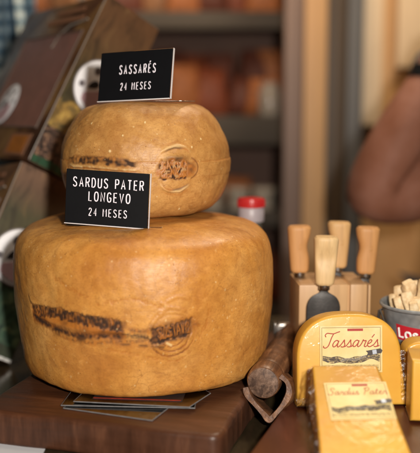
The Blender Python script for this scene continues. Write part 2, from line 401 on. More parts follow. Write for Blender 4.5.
board = thing('cutting_board', 'thick dark walnut cutting board under the big cheese wheel', 'cutting board', (0, 0, -0.04))
mb = MB(); mb.prism(slab_outline(-.126, .157, -.207, .215, .0016, 3, .012), UX, VY, (0, 0, .0396), (0, 0, .0002), 0.006, 3)
mb.build('slab', q.m, board)

red = wood('cherry_board', (0.045, 0.012, 0.006), (0.125, 0.034, 0.016), 1, 38, .12, .32, .2)
b2 = thing('cutting_board', 'reddish-brown wooden board under the wrapped cheese pieces', 'cutting board', (0, 0, -0.04))
mb = MB(); ol = [(.105, -.36), (.52, -.36), (.54, .16), (.225, .16), (.20, .03), (.182, -.085), (.122, -.262)]
mb.prism([(a, b) for a, b in ol], (1, 0, 0), (0, 1, 0), (0, 0, .0296), (0, 0, .0002), 0.004, 3)
mb.build('slab', red, b2)

# white paper sheet under the front left of the board
mb = MB(); mb.prism([(-.32, -.30), (-.098, -.30), (-.098, -.12), (-.32, -.12)], (1, 0, 0), (0, 1, 0), (0, 0, .0008), (0, 0, -.0396))
tag(mb.build('paper_sheet', simple('paper', (0.62, 0.62, 0.64), 0.7, 0.04, 40)), 'white paper sheet sticking out under the walnut board', 'paper')

# ------------------------------------------------------------------ cheese wheels
def nz3(rng, freq, count, P_):
    out = np.zeros(P_.shape[0])
    for _ in range(count):
        d = rng.normal(size=3); d /= np.linalg.norm(d); f = freq * rng.uniform(.6, 1.6)
        out += np.sin(P_ @ d * f + rng.uniform(0, 6.28))
    return out / math.sqrt(count)
def sst(a, b, x): t = np.clip((x - a) / (b - a), 0, 1); return t * t * (3 - 2 * t)
def seg_dist(px, pz, line):
    d = np.full(px.shape, 9.0)
    for (x0, y0), (x1, y1) in zip(line[:-1], line[1:]):
        dx, dy = x1 - x0, y1 - y0; L = dx * dx + dy * dy + 1e-12
        t = np.clip(((px - x0) * dx + (pz - y0) * dy) / L, 0, 1)
        d = np.minimum(d, np.hypot(px - x0 - t * dx, pz - y0 - t * dy))
    return d
def along(px, pz, line):
    """signed offset from a left-to-right polyline z(x)"""
    xs = [p[0] for p in line]; zs = [p[1] for p in line]
    return pz - np.interp(px, xs, zs)

def wheel(name, prof, Rref, seed, stamp, m, label, lump):
    rng = np.random.default_rng(seed)
    pr = np.array(smooth_line(prof, 24)); d = np.r_[0, np.cumsum(np.hypot(*np.diff(pr, axis=0).T))]
    tt = np.linspace(0, d[-1], 330); r = np.interp(tt, d, pr[:, 0]); z = np.interp(tt, d, pr[:, 1])
    th = np.r_[np.linspace(-1.8, 1.8, 900), np.linspace(1.8, 2 * PI - 1.8, 130)[1:-1]]
    nt, nr = len(th), len(r)
    T, Rr = np.meshgrid(th, r); _, Z = np.meshgrid(th, z)
    nrm = np.stack([np.gradient(z, tt), -np.gradient(r, tt)], 1)
    X = Rr * np.sin(T); Y = -Rr * np.cos(T)
    P_ = np.stack([X, Y, Z], -1).reshape(-1, 3)
    s = (T.ravel()); s = np.where(s > PI, s - 2 * PI, s) * Rref
    zz = Z.ravel()
    disp = lump * (0.0016 * nz3(rng, 22, 10, P_) + 0.0007 * nz3(rng, 60, 14, P_) + 0.00022 * nz3(rng, 190, 24, P_) + .0001 * nz3(rng, 500, 24, P_))
    f1 = nz3(rng, 900, 40, P_); f2 = nz3(rng, 350, 30, P_); f3 = nz3(rng, 1900, 50, P_)
    dd, dark, orange, pale = stamp(s, zz, f1, f2, f3, rng)
    disp = disp + dd
    N = np.repeat(nrm[:, None, :], nt, 1).reshape(-1, 2); ln = np.hypot(N[:, 0], N[:, 1]) + 1e-9
    nx_ = N[:, 0] / ln; nz_ = N[:, 1] / ln; t = T.ravel()
    fade = np.clip(Rr.ravel() / 0.03, 0, 1)
    P_ = P_ + (disp * fade)[:, None] * np.stack([nx_ * np.sin(t), -nx_ * np.cos(t), nz_], -1)
    me = bpy.data.meshes.new(name)
    i = np.arange(nr - 1)[:, None] * nt; j = np.arange(nt)[None, :]; k = (j + 1) % nt
    F = np.stack([i + j, i + k, i + nt + k, i + nt + j], -1).reshape(-1, 4)
    me.vertices.add(len(P_)); me.vertices.foreach_set('co', P_.astype(np.float32).ravel())
    me.loops.add(F.size); me.loops.foreach_set('vertex_index', F.astype(np.int32).ravel())
    me.polygons.add(len(F)); me.polygons.foreach_set('loop_start', np.arange(0, F.size, 4, dtype=np.int32))
    me.polygons.foreach_set('use_smooth', np.ones(len(F), dtype=bool)); me.update(calc_edges=True)
    at = me.color_attributes.new('marks', 'FLOAT_COLOR', 'POINT')
    at.data.foreach_set('color', np.stack([dark, orange, pale, np.ones_like(dark)], -1).astype(np.float32).ravel())
    me.materials.append(m); o = bpy.data.objects.new(name, me); COL.objects.link(o)
    return tag(o, label, 'cheese', 'cheese wheels')

def rind(name, c1, c2, c3, rough):
    q = NT(name); v = q.coord()
    a = q.noise(v, 13, 5, 0.6, 0.4); b = q.noise(v, 60, 6, 0.65, 0.5); e = q.noise(v, 420, 4, 0.6)
    c = q.ramp(a, [(0.3, c1), (0.5, c2), (0.72, c3)])
    c = q.mix(q.ramp(b, [(0.33, 0.45), (0.56, 0.0)]), c, (0.29, .098, .018))
    c = q.mix(q.ramp(b, [(0.58, 0.0), (0.75, 0.4)]), c, tuple(min(1, x * 1.25) for x in c3))
    # fine cracks
    vor = q.new('ShaderNodeTexVoronoi', feature='DISTANCE_TO_EDGE'); wv = q.new('ShaderNodeVectorMath', operation='ADD')
    no = q.new('ShaderNodeTexNoise'); q.link(v, no.inputs['Vector']); no.inputs['Scale'].default_value = 22; no.inputs['Detail'].default_value = 5
    sc = q.new('ShaderNodeVectorMath', operation='SCALE'); sc.inputs['Scale'].default_value = 0.05; q.link(no.outputs['Color'], sc.inputs[0])
    q.link(v, wv.inputs[0]); q.link(sc.outputs[0], wv.inputs[1]); q.link(wv.outputs[0], vor.inputs['Vector']); vor.inputs['Scale'].default_value = 13
    cr = q.math('MULTIPLY', q.ramp(vor.outputs['Distance'], [(0.0, 1.0), (0.022, 0.0)]), q.ramp(q.noise(v, 9, 3), [(0.52, 0.0), (0.70, 0.40)]))
    c = q.mix(cr, c, (0.30, 0.12, 0.025))
    vor2 = q.new('ShaderNodeTexVoronoi', feature='DISTANCE_TO_EDGE'); q.link(wv.outputs[0], vor2.inputs['Vector']); vor2.inputs['Scale'].default_value = 36
    cr2 = q.math('MULTIPLY', q.ramp(vor2.outputs['Distance'], [(0.0, 1.0), (0.030, 0.0)]), q.ramp(q.noise(v, 21, 4), [(0.50, 0.0), (0.66, 0.55)]))
    c = q.mix(cr2, c, (0.27, 0.105, 0.024))
    g2 = q.noise(v, 1000, 3, 0.7); fib = q.noise(q.coord((1, 1, 3.5)), 150, 5, 0.7, 1.2)
    c = q.mix(q.ramp(e, [(0.36, 0.22), (0.50, 0.0)]), c, (0.22, .070, .014))
    c = q.mix(q.ramp(fib, [(0.34, 0.26), (0.46, 0.0)]), c, (0.20, .066, .014))
    c = q.mix(q.ramp(fib, [(0.60, 0.0), (0.74, 0.22)]), c, tuple(min(1, x * 1.35) for x in c3))
    # pale specks and pits
    vs = q.new('ShaderNodeTexVoronoi'); q.link(v, vs.inputs['Vector']); vs.inputs['Scale'].default_value = 150; vs.inputs['Randomness'].default_value = 1
    sp = q.math('MULTIPLY', q.ramp(vs.outputs['Distance'], [(0.10, 1.0), (0.22, 0.0)]), q.ramp(q.noise(v, 75, 2), [(0.56, 0.0), (0.64, 0.55)]))
    c = q.mix(sp, c, (0.72, 0.52, 0.26))
    vp = q.new('ShaderNodeTexVoronoi'); q.link(v, vp.inputs['Vector']); vp.inputs['Scale'].default_value = 210
    pit = q.math('MULTIPLY', q.ramp(vp.outputs['Distance'], [(0.08, 1.0), (0.2, 0.0)]), q.ramp(q.noise(v, 48, 2), [(0.55, 0.0), (0.63, 0.6)]))
    c = q.mix(pit, c, (0.17, 0.06, 0.012))
    at = q.new('ShaderNodeAttribute', attribute_name='marks'); sp3 = q.new('ShaderNodeSeparateColor'); q.link(at.outputs['Color'], sp3.inputs[0])
    c = q.mix(sp3.outputs[1], c, (0.36, 0.11, 0.014))
    c = q.mix(sp3.outputs[0], c, (0.022, 0.0085, 0.0035))
    c = q.mix(sp3.outputs[2], c, (0.74, 0.54, 0.26))
    q.color(c)
    rr = q.ramp(q.noise(v, 38, 5, 0.6), [(0.3, rough - .07), (0.7, rough + .12)])
    q.link(q.mix(sp3.outputs[0], rr, (0.8, 0.8, 0.8)), q.b.inputs['Roughness'])
    h = q.math('ADD', q.math('ADD', q.math('MULTIPLY', b, 0.8), q.math('MULTIPLY', e, 0.25)), q.math('ADD', q.math('MULTIPLY', fib, .35), q.math('MULTIPLY', g2, .04))); h = q.math('SUBTRACT', h, q.math('MULTIPLY', cr, .35)); h = q.math('SUBTRACT', h, q.math('MULTIPLY', pit, .5))
    q.bump(h, 0.36, 0.0016)
    q.b.inputs['Subsurface Weight'].default_value = 0.08; q.b.inputs['Subsurface Radius'].default_value = (0.01, 0.005, 0.002); q.b.inputs['Subsurface Scale'].default_value = 0.3
    q.b.inputs['Specular IOR Level'].default_value = 0.40
    return q.m

def text_mask(s, z, text, h, p0, p1, r, rng, jit=.0008, cond=1.0, track=.2, squash=1.0):
    """distance mask of lettering laid along the line p0 to p1"""
    st, w = strokes(text, 1.0, GL, track, cond)
    dx, dz = p1[0] - p0[0], p1[1] - p0[1]; L = math.hypot(dx, dz); ux, uz = dx / L, dz / L
    a = (s - p0[0]) * ux + (z - p0[1]) * uz; b = -(s - p0[0]) * uz + (z - p0[1]) * ux
    sel = (a > -.01) & (a < L + .01) & (np.abs(b) < h * 1.6)
    m = np.zeros_like(s)
    if sel.any():
        aa, bb = a[sel], b[sel]; d = np.full(aa.shape, 9.0)
        for line in st:
            q_ = [(x / w * L + rng.normal() * jit, y * h - h / 2 + rng.normal() * jit) for x, y in line]
            d = np.minimum(d, seg_dist(aa, bb, q_))
        m[sel] = 1 - sst(r * .6, r * 1.3, d)
    return m

def stamp_big(s, z, f1, f2, f3, rng):
    dark = np.zeros_like(s); org = np.zeros_like(s); pale = np.zeros_like(s); dd = np.zeros_like(s)
    w = f2 * .0008 + f1 * .0009 + f3 * .0003
    # long cartouche: burnt upper band carrying letters, pale raised lip below, dark lower line
    up = [(-.143, .104), (-.137, .1005), (-.09, .1030), (-.05, .0995), (-.014, .0945)]
    lo = [(-.143, .097), (-.134, .0920), (-.107, .0850), (-.073, .0800), (-.035, .0820), (-.012, .0825)]
    o1 = along(s, z, up); inx = sst(-.143, -.137, s + w) * (1 - sst(-.016, -.006, s + w))
    band = (1 - sst(.0045, .0072, np.abs(o1 + w))) * inx
    tx = text_mask(s, z, 'OVILE SARDO PURO'.replace('I', 'L'), .0088, (-.134, .1015), (-.050, .0995), .00075, rng, .0006)
    tx2 = text_mask(s, z, 'SOTTO', .0070, (-.048, .0985), (-.018, .0950), .0008, rng, .0012)
    edge = np.exp(-((np.abs(o1 + w) - .0058) / .0011) ** 2) * inx
    prog = sst(-.14, -.05, s)
    dark = np.maximum(dark, band * np.clip(.55 + .35 * prog + .32 * f2 + .30 * f1, 0, .95))
    dark = np.maximum(dark, np.maximum(tx, tx2) * band * np.clip(.75 + .25 * f1, .2, .95))
    dark = np.maximum(dark, edge * np.clip(.72 + .35 * f1 + .2 * f2, 0, .95))
    o2 = along(s, z, lo)
    l2 = np.exp(-((o2 + w * .8) / (.0046 + .0013 * f2)) ** 2) * inx
    dark = np.maximum(dark, l2 * np.clip(.85 + .30 * f1 + .25 * f2, .2, .97))
    ring_l = np.hypot((s + .138) / 1.0, (z - .0985)) ; hook = np.exp(-(seg_dist(s, z, [(-.147, .1135), (-.1445, .110), (-.140, .104), (-.1395, .096)]) / .0019) ** 2)
    dark = np.maximum(dark, hook * np.clip(.55 + .4 * f1, 0, .85))
    mid = (1 - sst(.0, .012, np.abs((o1 + .009)))) * inx
    org = np.maximum(org, np.clip(mid * .75 + band * .7 + l2 * .8, 0, .9))
    lip = np.exp(-((along(s, z, [(-.137, .0955), (-.107, .0915), (-.073, .0885), (-.035, .089), (-.012, .088)])) / .0026) ** 2) * inx
    dd += lip * .0022 - band * .0012 - l2 * .0018 + np.maximum(tx, tx2) * band * .0010 - hook * .001
    dark = np.maximum(dark, mid * np.clip(.10 + .30 * f2 + .22 * f1, 0, .6) * sst(-.13, -.06, s))
    for pts, wd, am in (([(-.10, .0775), (-.06, .0735), (-.02, .0765), (.01, .0775)], .0022, .5), ([(-.004, .0905), (.010, .0885), (.020, .0925)], .0026, .55), ([(.064, .0905), (.070, .0925), (.073, .0915)], .0022, .45)):
        g = np.exp(-((seg_dist(s, z, smooth_line(pts, 5)) + w) / wd) ** 2); dark = np.maximum(dark, g * np.clip(am + .45 * f1 + .3 * f2, 0, .85) * .8); org = np.maximum(org, g * .6)
    # smear joining the two brands
    sm = [(-.02, .0855), (.0, .0835), (.017, .081), (.030, .0835)]
    d3 = seg_dist(s, z, sm)
    l3 = 1 - sst(.001, .0062, d3 + w * 1.8)
    dark = np.maximum(dark, l3 * np.clip(.55 + .40 * f1 + .35 * f2, 0, .9))
    d3b = seg_dist(s, z, [(-.02, .074), (.0, .073), (.02, .071), (.032, .069)])
    dark = np.maximum(dark, np.exp(-(d3b / .0016) ** 2) * np.clip(.3 + .5 * f2 + .2 * f1, 0, .7)); org = np.maximum(org, np.exp(-(d3b / .005) ** 2) * .4)
    # round brand
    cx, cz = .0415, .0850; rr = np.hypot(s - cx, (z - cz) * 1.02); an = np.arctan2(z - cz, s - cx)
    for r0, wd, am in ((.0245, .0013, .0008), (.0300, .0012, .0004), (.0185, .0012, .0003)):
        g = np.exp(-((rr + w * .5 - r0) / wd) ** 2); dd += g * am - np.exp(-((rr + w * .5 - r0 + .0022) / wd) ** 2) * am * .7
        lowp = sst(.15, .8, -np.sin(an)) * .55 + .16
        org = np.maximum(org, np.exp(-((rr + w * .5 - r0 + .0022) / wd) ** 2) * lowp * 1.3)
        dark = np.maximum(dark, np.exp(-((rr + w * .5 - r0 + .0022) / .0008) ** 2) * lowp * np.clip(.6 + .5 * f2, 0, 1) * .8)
    ob = along(s, z, [(.014, .0815), (.066, .0910)]); ib = sst(.0145, .020, s + w) * (1 - sst(.061, .0675, s + w))
    bd = (1 - sst(.0085, .0108, np.abs(ob + w * 1.0))) * ib
    tm = text_mask(s, z, 'SUSTAVO', .0118, (.0265, .0850), (.0610, .0905), .00075, rng, .0007, .8)
    dark = np.maximum(dark, bd * np.clip(.86 + .18 * f1 + .1 * f2, .35, .97)); dark = dark * (1 - tm * ib * np.clip(.55 + .4 * f1 + .2 * f2, 0, .85))
    org = np.maximum(org, bd * .8); dd += -bd * .0014 + tm * ib * .0018
    hal = (1 - sst(.0, .007, np.abs(np.abs(ob) - .010))) * ib; dark = np.maximum(dark, hal * np.clip(.12 + .35 * f2, 0, .5)); org = np.maximum(org, hal * .5)
    gl = np.exp(-(seg_dist(s, z, [(.036, .0735), (.041, .0705)]) / .0012) ** 2); pale = np.maximum(pale, gl * .9)
    dk = np.exp(-(seg_dist(s, z, [(.034, .0765), (.047, .0765)]) / .0013) ** 2); dark = np.maximum(dark, dk * .7)
    # faint arc marks above
    for pts in ([(.028, .108), (.040, .1145), (.055, .110)], [(.036, .1215), (.048, .1265), (.060, .1235)], [(.030, .1200), (.037, .1160)]):
        d4 = seg_dist(s, z, smooth_line(pts, 5)); dd += np.exp(-(d4 / .0016) ** 2) * .0012; org = np.maximum(org, np.exp(-((d4 - .002) / .0012) ** 2) * .35)
    for pts in ([(-.04, .118), (.0, .125), (.03, .114)], [(-.03, .068), (.01, .060), (.05, .052), (.075, .07)], [(-.10, .145), (-.06, .128), (-.02, .122)], [(.075, .075), (.085, .10), (.08, .125)]):
        d4 = seg_dist(s, z, smooth_line(pts, 6)); g = np.exp(-((d4 + w) / .0009) ** 2); dd -= g * .0007; org = np.maximum(org, g * .5)
    # rind grains
    for _ in range(70):
        a, b = rng.uniform(-.22, .22), rng.uniform(.02, .18); r0 = rng.uniform(.0005, .0011); d = np.hypot(s - a, z - b)
        pale = np.maximum(pale, (1 - sst(r0, r0 * 1.6, d)) * rng.uniform(.15, .4))
    # dark broken streak near the base
    g = np.exp(-((z - .012 - .002 * np.sin(s * 60)) / .0016) ** 2) * sst(-.01, .02, s); dark = np.maximum(dark, g * np.clip(.2 + .3 * f2, 0, .5))
    return dd * .5, np.clip(dark, 0, 1), np.clip(org, 0, 1), np.clip(pale, 0, 1)

Z0 = 0.196
def stamp_small(s, z, f1, f2, f3, rng):
    z = z + Z0
    dark = np.zeros_like(s); org = np.zeros_like(s); pale = np.zeros_like(s); dd = np.zeros_like(s); w = f2 * .0010 + f1 * .0004
    # belt mould line
    belt = sst(.2500, .2512, z + w * .3) * (1 - sst(.2675, .2690, z + w * .3)); a = np.abs(s)
    side = sst(.072, .078, s) + sst(.104, .110, -s); dd += belt * (.0003 + .0008 * np.clip(side, 0, 1))
    ln = np.exp(-((z - .2685 + w * .3) / .0008) ** 2); org = np.maximum(org, ln * .45); dd -= ln * .0006
    # long brand, left
    up = [(-.108, .2675), (-.085, .271), (-.05, .2715), (-.008, .2685)]; o1 = along(s, z, up)
    inx = sst(-.106, -.098, s + w) * (1 - sst(-.006, .002, s + w))
    b1 = (1 - sst(.0025, .0062, np.abs(o1 + w * 1.6))) * inx
    dark = np.maximum(dark, b1 * np.clip(.68 + .38 * f1 + .42 * f2, 0, .95)); org = np.maximum(org, b1 * .5)
    o2 = along(s, z, [(-.108, .2625), (-.06, .2630), (-.008, .2600)])
    for off in (0, -.0042, -.0080):
        g = np.exp(-((o2 - off + w * .4) / .0013) ** 2) * inx; dd += g * .0012
        pale = np.maximum(pale, g * np.clip(.30 + .25 * f1, 0, .6)); org = np.maximum(org, inx * np.exp(-((o2 - off + .002) / .0012) ** 2) * .85)
        dark = np.maximum(dark, inx * np.exp(-((o2 - off + .0021) / .0008) ** 2) * np.clip(.35 + .5 * f2, 0, .8))
    # round brand, right
    cx, cz = .0462, .2610
    bs = sst(.0230, .027, s + w * 2) * (1 - sst(.0650, .0690, s + w * 2)) * sst(.2480, .2510, z + w * 2) * (1 - sst(.2690, .2722, z + w * 2))
    t1 = text_mask(s, z, 'SARDO', .0080, (.0275, .2648), (.0585, .2662), .0010, rng, .0009, .8); t2 = text_mask(s, z, 'GENUS', .0080, (.0275, .2545), (.0585, .2556), .0010, rng, .0009, .8)
    tt = np.maximum(t1, t2) * bs
    inn = bs * (1 - sst(.058, .062, s))
    org = np.maximum(org, inn * np.clip(.9 + .2 * f1, 0, 1)); dark = np.maximum(dark, inn * np.clip(.70 + .35 * f1 + .25 * f2, .2, .95) * (1 - tt))
    dark = np.maximum(dark, tt * np.clip(.1 + .35 * f1, 0, .5) * .6); pale = np.maximum(pale, tt * np.clip(.15 + .4 * f1, 0, .5) * .6); dd += -inn * .0012 + tt * .0017
    ov = np.hypot((s - cx) / .027, (z - cz) / .0135) + w * 130; sc_ = 1 - sst(.75, 1.15, ov)
    org = np.maximum(org, sc_ * .75); dark = np.maximum(dark, sc_ * (1 - tt) * np.clip(.30 + .42 * f2 + .25 * f1, 0, .85))
    rr = np.hypot(s - cx, z - cz); an = np.arctan2(z - cz, s - cx)
    rg = np.exp(-((rr + w * .6 - .0275) / .0016) ** 2); vert = np.clip(np.abs(np.sin(an)) * 3.2 - 2.1, 0, 1)
    dd += rg * .0026 * vert + rg * .0002; pale = np.maximum(pale, rg * vert * np.clip(.35 + .35 * f2, 0, .65) * np.where(z > cz, .9, 1))
    ri = np.exp(-((rr + w * .6 - .0255) / .0011) ** 2); org = np.maximum(org, ri * (.08 + .72 * vert)); dark = np.maximum(dark, ri * vert * np.clip(.35 + .45 * f2, 0, .8))
    ro = np.exp(-((rr + w * .6 - .0315) / .0011) ** 2); org = np.maximum(org, ro * .4 * vert)
    hump = np.exp(-((s - .046) / .013) ** 2 - ((z - .2745) / .0035) ** 2); dd += hump * .003; dark = np.maximum(dark, np.exp(-((s - .046) / .014) ** 2 - ((z - .2735 + w) / .0030) ** 2) * np.clip(.6 + .3 * f2 + .15 * f1, 0, .85))
    rc = np.exp(-((np.hypot(s - .062, z - .261) - .013) / .0009) ** 2) * (s > .066); dark = np.maximum(dark, rc * .5); org = np.maximum(org, rc * .6)
    for a_, b_, r0 in ((-.0725, .3135, .0010), (.0085, .3150, .0010), (.068, .2860, .0010), (-.035, .282, .0013), (.058, .2105, .0011), (.085, .2950, .001), (-.02, .300, .0009)):
        d = np.hypot(s - a_, z - b_); pale = np.maximum(pale, (1 - sst(r0, r0 * 1.5, d)) * .9); dd += (1 - sst(r0, r0 * 2.2, d)) * .0005
    for _ in range(40):
        a_, b_ = rng.uniform(-.15, .15), rng.uniform(.21, .33); r0 = rng.uniform(.0003, .0006); d = np.hypot(s - a_, z - b_)
        pale = np.maximum(pale, (1 - sst(r0, r0 * 1.6, d)) * rng.uniform(.2, .5))
    return dd * .7, np.clip(dark, 0, 1), np.clip(org, 0, 1), np.clip(pale, 0, 1)

profB = [(0.0005, .0060), (.11, .0060), (.138, .0062), (.1485, .0085), (.1535, .0165), (.1565, .035), (.1600, .065), (.1625, .098), (.1634, .128), (.1622, .152), (.1580, .1685), (.1500, .1790), (.1370, .1858), (.119, .1900), (.10, .1925), (.075, .1938), (.0005, .1942)]
wheel('whole_cheese', profB, .163, 11, stamp_big, rind('rind_amber', (0.42, 0.160, 0.028), (0.535, 0.237, 0.048), (0.62, 0.315, 0.085), 0.38), 'large amber cheese wheel with burnt brands, on the dark walnut board', 1.1)
profS = [(0.0005, 0), (.045, 0.0), (.068, .0012), (.084, .008), (.0955, .0225), (.1022, .040), (.1053, .058), (.1058, .074), (.1040, .090), (.0985, .105), (.0910, .119), (.0810, .1315), (.067, .1395), (.045, .1422), (.0005, .1425)]
o = wheel('whole_cheese', profS, .1085, 23, stamp_small, rind('rind_ochre', (0.38, 0.170, 0.043), (0.50, 0.245, 0.068), (0.62, 0.34, 0.11), 0.40), 'smaller ochre cheese wheel resting on top of the large one', 1.4)
o.location = (-0.0010, 0.035, .1946); o.scale = (1.018, 1.018, 1.0)

# ------------------------------------------------------------------ price signs
card_m = simple('black_card', (0.004, 0.004, 0.005), 0.5, 0.2, 80, 0.05, 0, .2)
ink_m = simple('white_ink', (0.80, 0.74, 0.80), 0.6, 0.03, 80)
acr = clear_film('acrylic', (0.97, 0.97, 0.97), 0.05, 0.9, 0.02)
acr_edge = simple('acrylic_edge', (0.62, 0.58, 0.58), 0.25, 0.1, 90)
def price_sign(label, rv, loc, w, h, lines, foot, lean_foot):
    R_ = Quaternion(Vector(rv).normalized(), Vector(rv).length).to_matrix()
    t = thing('price_sign', label, 'sign', loc, R_, 'price signs on the cheeses')
    mb = MB(); mb.box((-w / 2, -.0009, .0012), (w / 2, 0, h), 0.0002, 1); cd = mb.build('card', card_m, t)
    mb = MB()
    for text, hh, cx, cz, tr, cond in lines:
        letter(mb, text, hh, (cx, cz), hh * .064, lambda a, b: (a, -.00096, b), (0, -1, 0), GL, tr, cond, 0, .25)
    mb.build('lettering', ink_m, cd)
    mb = MB(); mb.box((-w / 2 - .0006, .0004, .0004), (w / 2 + .0006, .0022, h + .0006)); hl = mb.build('holder', acr, t)
    # polished edges and foot plate, foot level on the cheese whatever the lean of the card
    mb = MB(); mb.box((-w / 2 - .0006, -.0022, -.0002), (w / 2 + .0006, .0003, .0011), 0.0003, 1)
    mb.box((w / 2 + .0007, -.0009, .0004), (w / 2 + .0016, .0022, h + .0004), 0.0002, 1); mb.build('holder_edge', acr_edge, t)
    Mi = R_.inverted().to_4x4()
    yaw = math.atan2(R_[1][0], R_[0][0]); Mz = Matrix.Rotation(yaw, 4, 'Z')
    mb = MB(); mb.box((-w / 2, .0028, -.0012), (w / 2 + lean_foot, foot, .0002), 0.0003, 1, Mi @ Mz); mb.build('foot_plate', acr_edge if False else clear_film('acrylic_foot', (.85, .85, .85), .15, 1.4, .28), t)
    return t
price_sign('black price sign reading SARDUS PATER LONGEVO, standing on the large wheel', (-.036, .050, -.212), (-.0384, -.088, .1945), .1009, .0642,
           [('SARDUS PATER', .0106, .0010, .0445, .33, .78), ('LONGEVO', .0106, .0030, .0286, .34, .80), ('24 MESES', .0086, .0018, .0113, .36, .78)], .040, .016)
price_sign('black price sign reading SASSARÉS, standing on top of the smaller wheel', (-.281, .009, -.386), (-.0106, -.020, .3392), .0975, .0630,
           [('SASSARÉS', .0108, .0030, .0345, .32, .58), ('24 MESES', .0088, .0020, .0140, .34, .62)], .055, .010)

# ------------------------------------------------------------------ clear plates and leaflet under the wheel
plate_m = clear_film('clear_plate', (.55, .53, .50), .08, 1.2, .05)
def plate(pts, z, label):
    t = thing('plastic_plate', label, 'plate', (0, 0, z), None, 'thin plastic plates under the large wheel')
    mb = MB(); mb.prism(pts, (1, 0, 0), (0, 1, 0), (0, 0, .0012)); mb.build('sheet', plate_m, t)
    mb = MB()
    for (a, b) in zip(pts, pts[1:] + pts[:1]):
        mb.tube([(a[0], a[1], .0006), (b[0], b[1], .0006)], .0007, 6)
    mb.build('polished_edge', simple('plate_edge', (.15, .145, .145), .3, .5, 120), t)
plate([(-.080, -.1635), (.0211, -.2020), (.060, -.105), (-.04, -.065)], .0003, 'thin clear plastic plate under the large wheel with one corner pointing forward')
plate([(-.083, -.1600), (.066, -.1690), (.070, -.08), (-.075, -.07)], .0022, 'thin clear plastic plate under the large wheel, its long edge towards the front')
plate([(-.070, -.1535), (.060, -.1720), (.0835, -.1260), (.05, -.07), (-.05, -.06)], .0044, 'topmost dark thin plastic plate under the large wheel, corner out to the right')
t = thing('leaflet', 'dark leaflet with red printed edge between the large wheel and the plates', 'leaflet', (0, 0, .0058))
mb = MB(); mb.prism([(-.050, -.1460), (.052, -.1560), (.060, -.07), (-.04, -.06)], (1, 0, 0), (0, 1, 0), (0, 0, .0003)); mb.build('paper', simple('leaflet_dark', (.03, .02, .018), .4, .3, 60), t)
mb = MB(); mb.prism([(-.0490, -.1457), (.050, -.1553), (.0503, -.1525), (-.0487, -.1430)], (1, 0, 0), (0, 1, 0), (0, 0, .0002), (0, 0, .0004)); rd = mb.build('red_band', simple('leaflet_red', (.30, .030, .015), .4, .8, 160), t)

# ------------------------------------------------------------------ gift boxes
W1, W2, W3 = .100, .31, .278
def print_mat(name, stops, photo):
    """printed cardboard: artwork bands along the height of the box, photo patches by noise"""
    q = NT(name); c = q.new('ShaderNodeTexCoord'); sp = q.new('ShaderNodeSeparateXYZ'); q.link(c.outputs['Object'], sp.inputs[0])
    h = q.math('MULTIPLY', sp.outputs[2], -1.0 / W3)
    v = q.coord(); wob = q.math('MULTIPLY', q.math('SUBTRACT', q.noise(v, 28, 4), 0.5), 0.05)
    col = q.ramp(q.math('ADD', h, wob), stops)
    for (lo_, hi_, sc, stp) in photo:
        n = q.noise(v, sc, 5, .6, .6); pc = q.ramp(n, stp)
        m1 = q.math('MULTIPLY', q.math('GREATER_THAN', q.math('ADD', h, wob), lo_), q.math('LESS_THAN', h, hi_))
        col = q.mix(m1, col, pc)
    sm = q.noise(q.coord((1, 1, .4)), 38, 6, .65, 1.0); col = q.mix(q.ramp(sm, [(.38, .6), (.52, 0.)]), col, (.02, .013, .008)); col = q.mix(q.ramp(sm, [(.58, 0.), (.74, .35)]), col, (.30, .18, .07))
    q.color(col); q.rough(.38); q.b.inputs['Coat Weight'].default_value = .25; q.b.inputs['Coat Roughness'].default_value = .25
    return q.m
spine_up = print_mat('spine_art', [(0.0, (.13, .060, .026)), (.22, (.13, .066, .028)), (.45, (.085, .058, .022)), (.60, (.085, .070, .028)), (.74, (.13, .10, .038)), (.95, (.06, .045, .025))],
    [(.62, .80, 60, [(.35, (.10, .08, .035)), (.5, (.34, .20, .05)), (.6, (.55, .36, .09))]), (.78, .955, 130, [(.38, (.02, .016, .014)), (.52, (.10, .055, .04)), (.64, (.38, .22, .13))]), (.955, 1.01, 30, [(.4, (.02, .075, .035)), (.6, (.03, .11, .05))])])
spine_lo = print_mat('spine_art_lower', [(0.0, (.20, .11, .065)), (.10, (.15, .085, .05)), (.26, (.065, .058, .026)), (.42, (.075, .062, .03)), (.5, (.14, .11, .08)), (.60, (.30, .22, .20)), (.7, (.03, .04, .02))],
    [(.60, .92, 50, [(.35, (.012, .03, .02)), (.5, (.04, .085, .05)), (.62, (.13, .17, .09))]), (.985, 1.01, 30, [(.4, (.55, .55, .52)), (.6, (.6, .6, .58))])])
def front_mat(name):
    q = NT(name); v = q.coord(); n = q.noise(v, 11, 4, .55, .6)
    q.color(q.ramp(n, [(.32, (.030, .013, .007)), (.46, (.10, .042, .019)), (.56, (.17, .085, .030)), (.68, (.27, .15, .055))])); q.rough(.3); q.b.inputs['Coat Weight'].default_value = .3; return q.m
card_front = front_mat('front_art'); white_disc = simple('emblem_white', (.90, .89, .92), .45, .03, 50); grey_dot = simple('emblem_grey', (.16, .14, .15), .5, .1, 50)
pink = simple('emblem_pink', (.52, .33, .36), .5, .2, 160); blackish = simple('emblem_black', (.02, .018, .02), .5, .1, 50)
trim_m = simple('box_edge', (.24, .20, .165), .35, .1, 60); tan_print = simple('tan_print', (.27, .12, .06), .5, .2, 40)
box_orange = simple('orange_print', (.36, .12, .015), .5, .5, 70); mauve = simple('window_backing', (.30, .125, .095), .3, .5, 35)
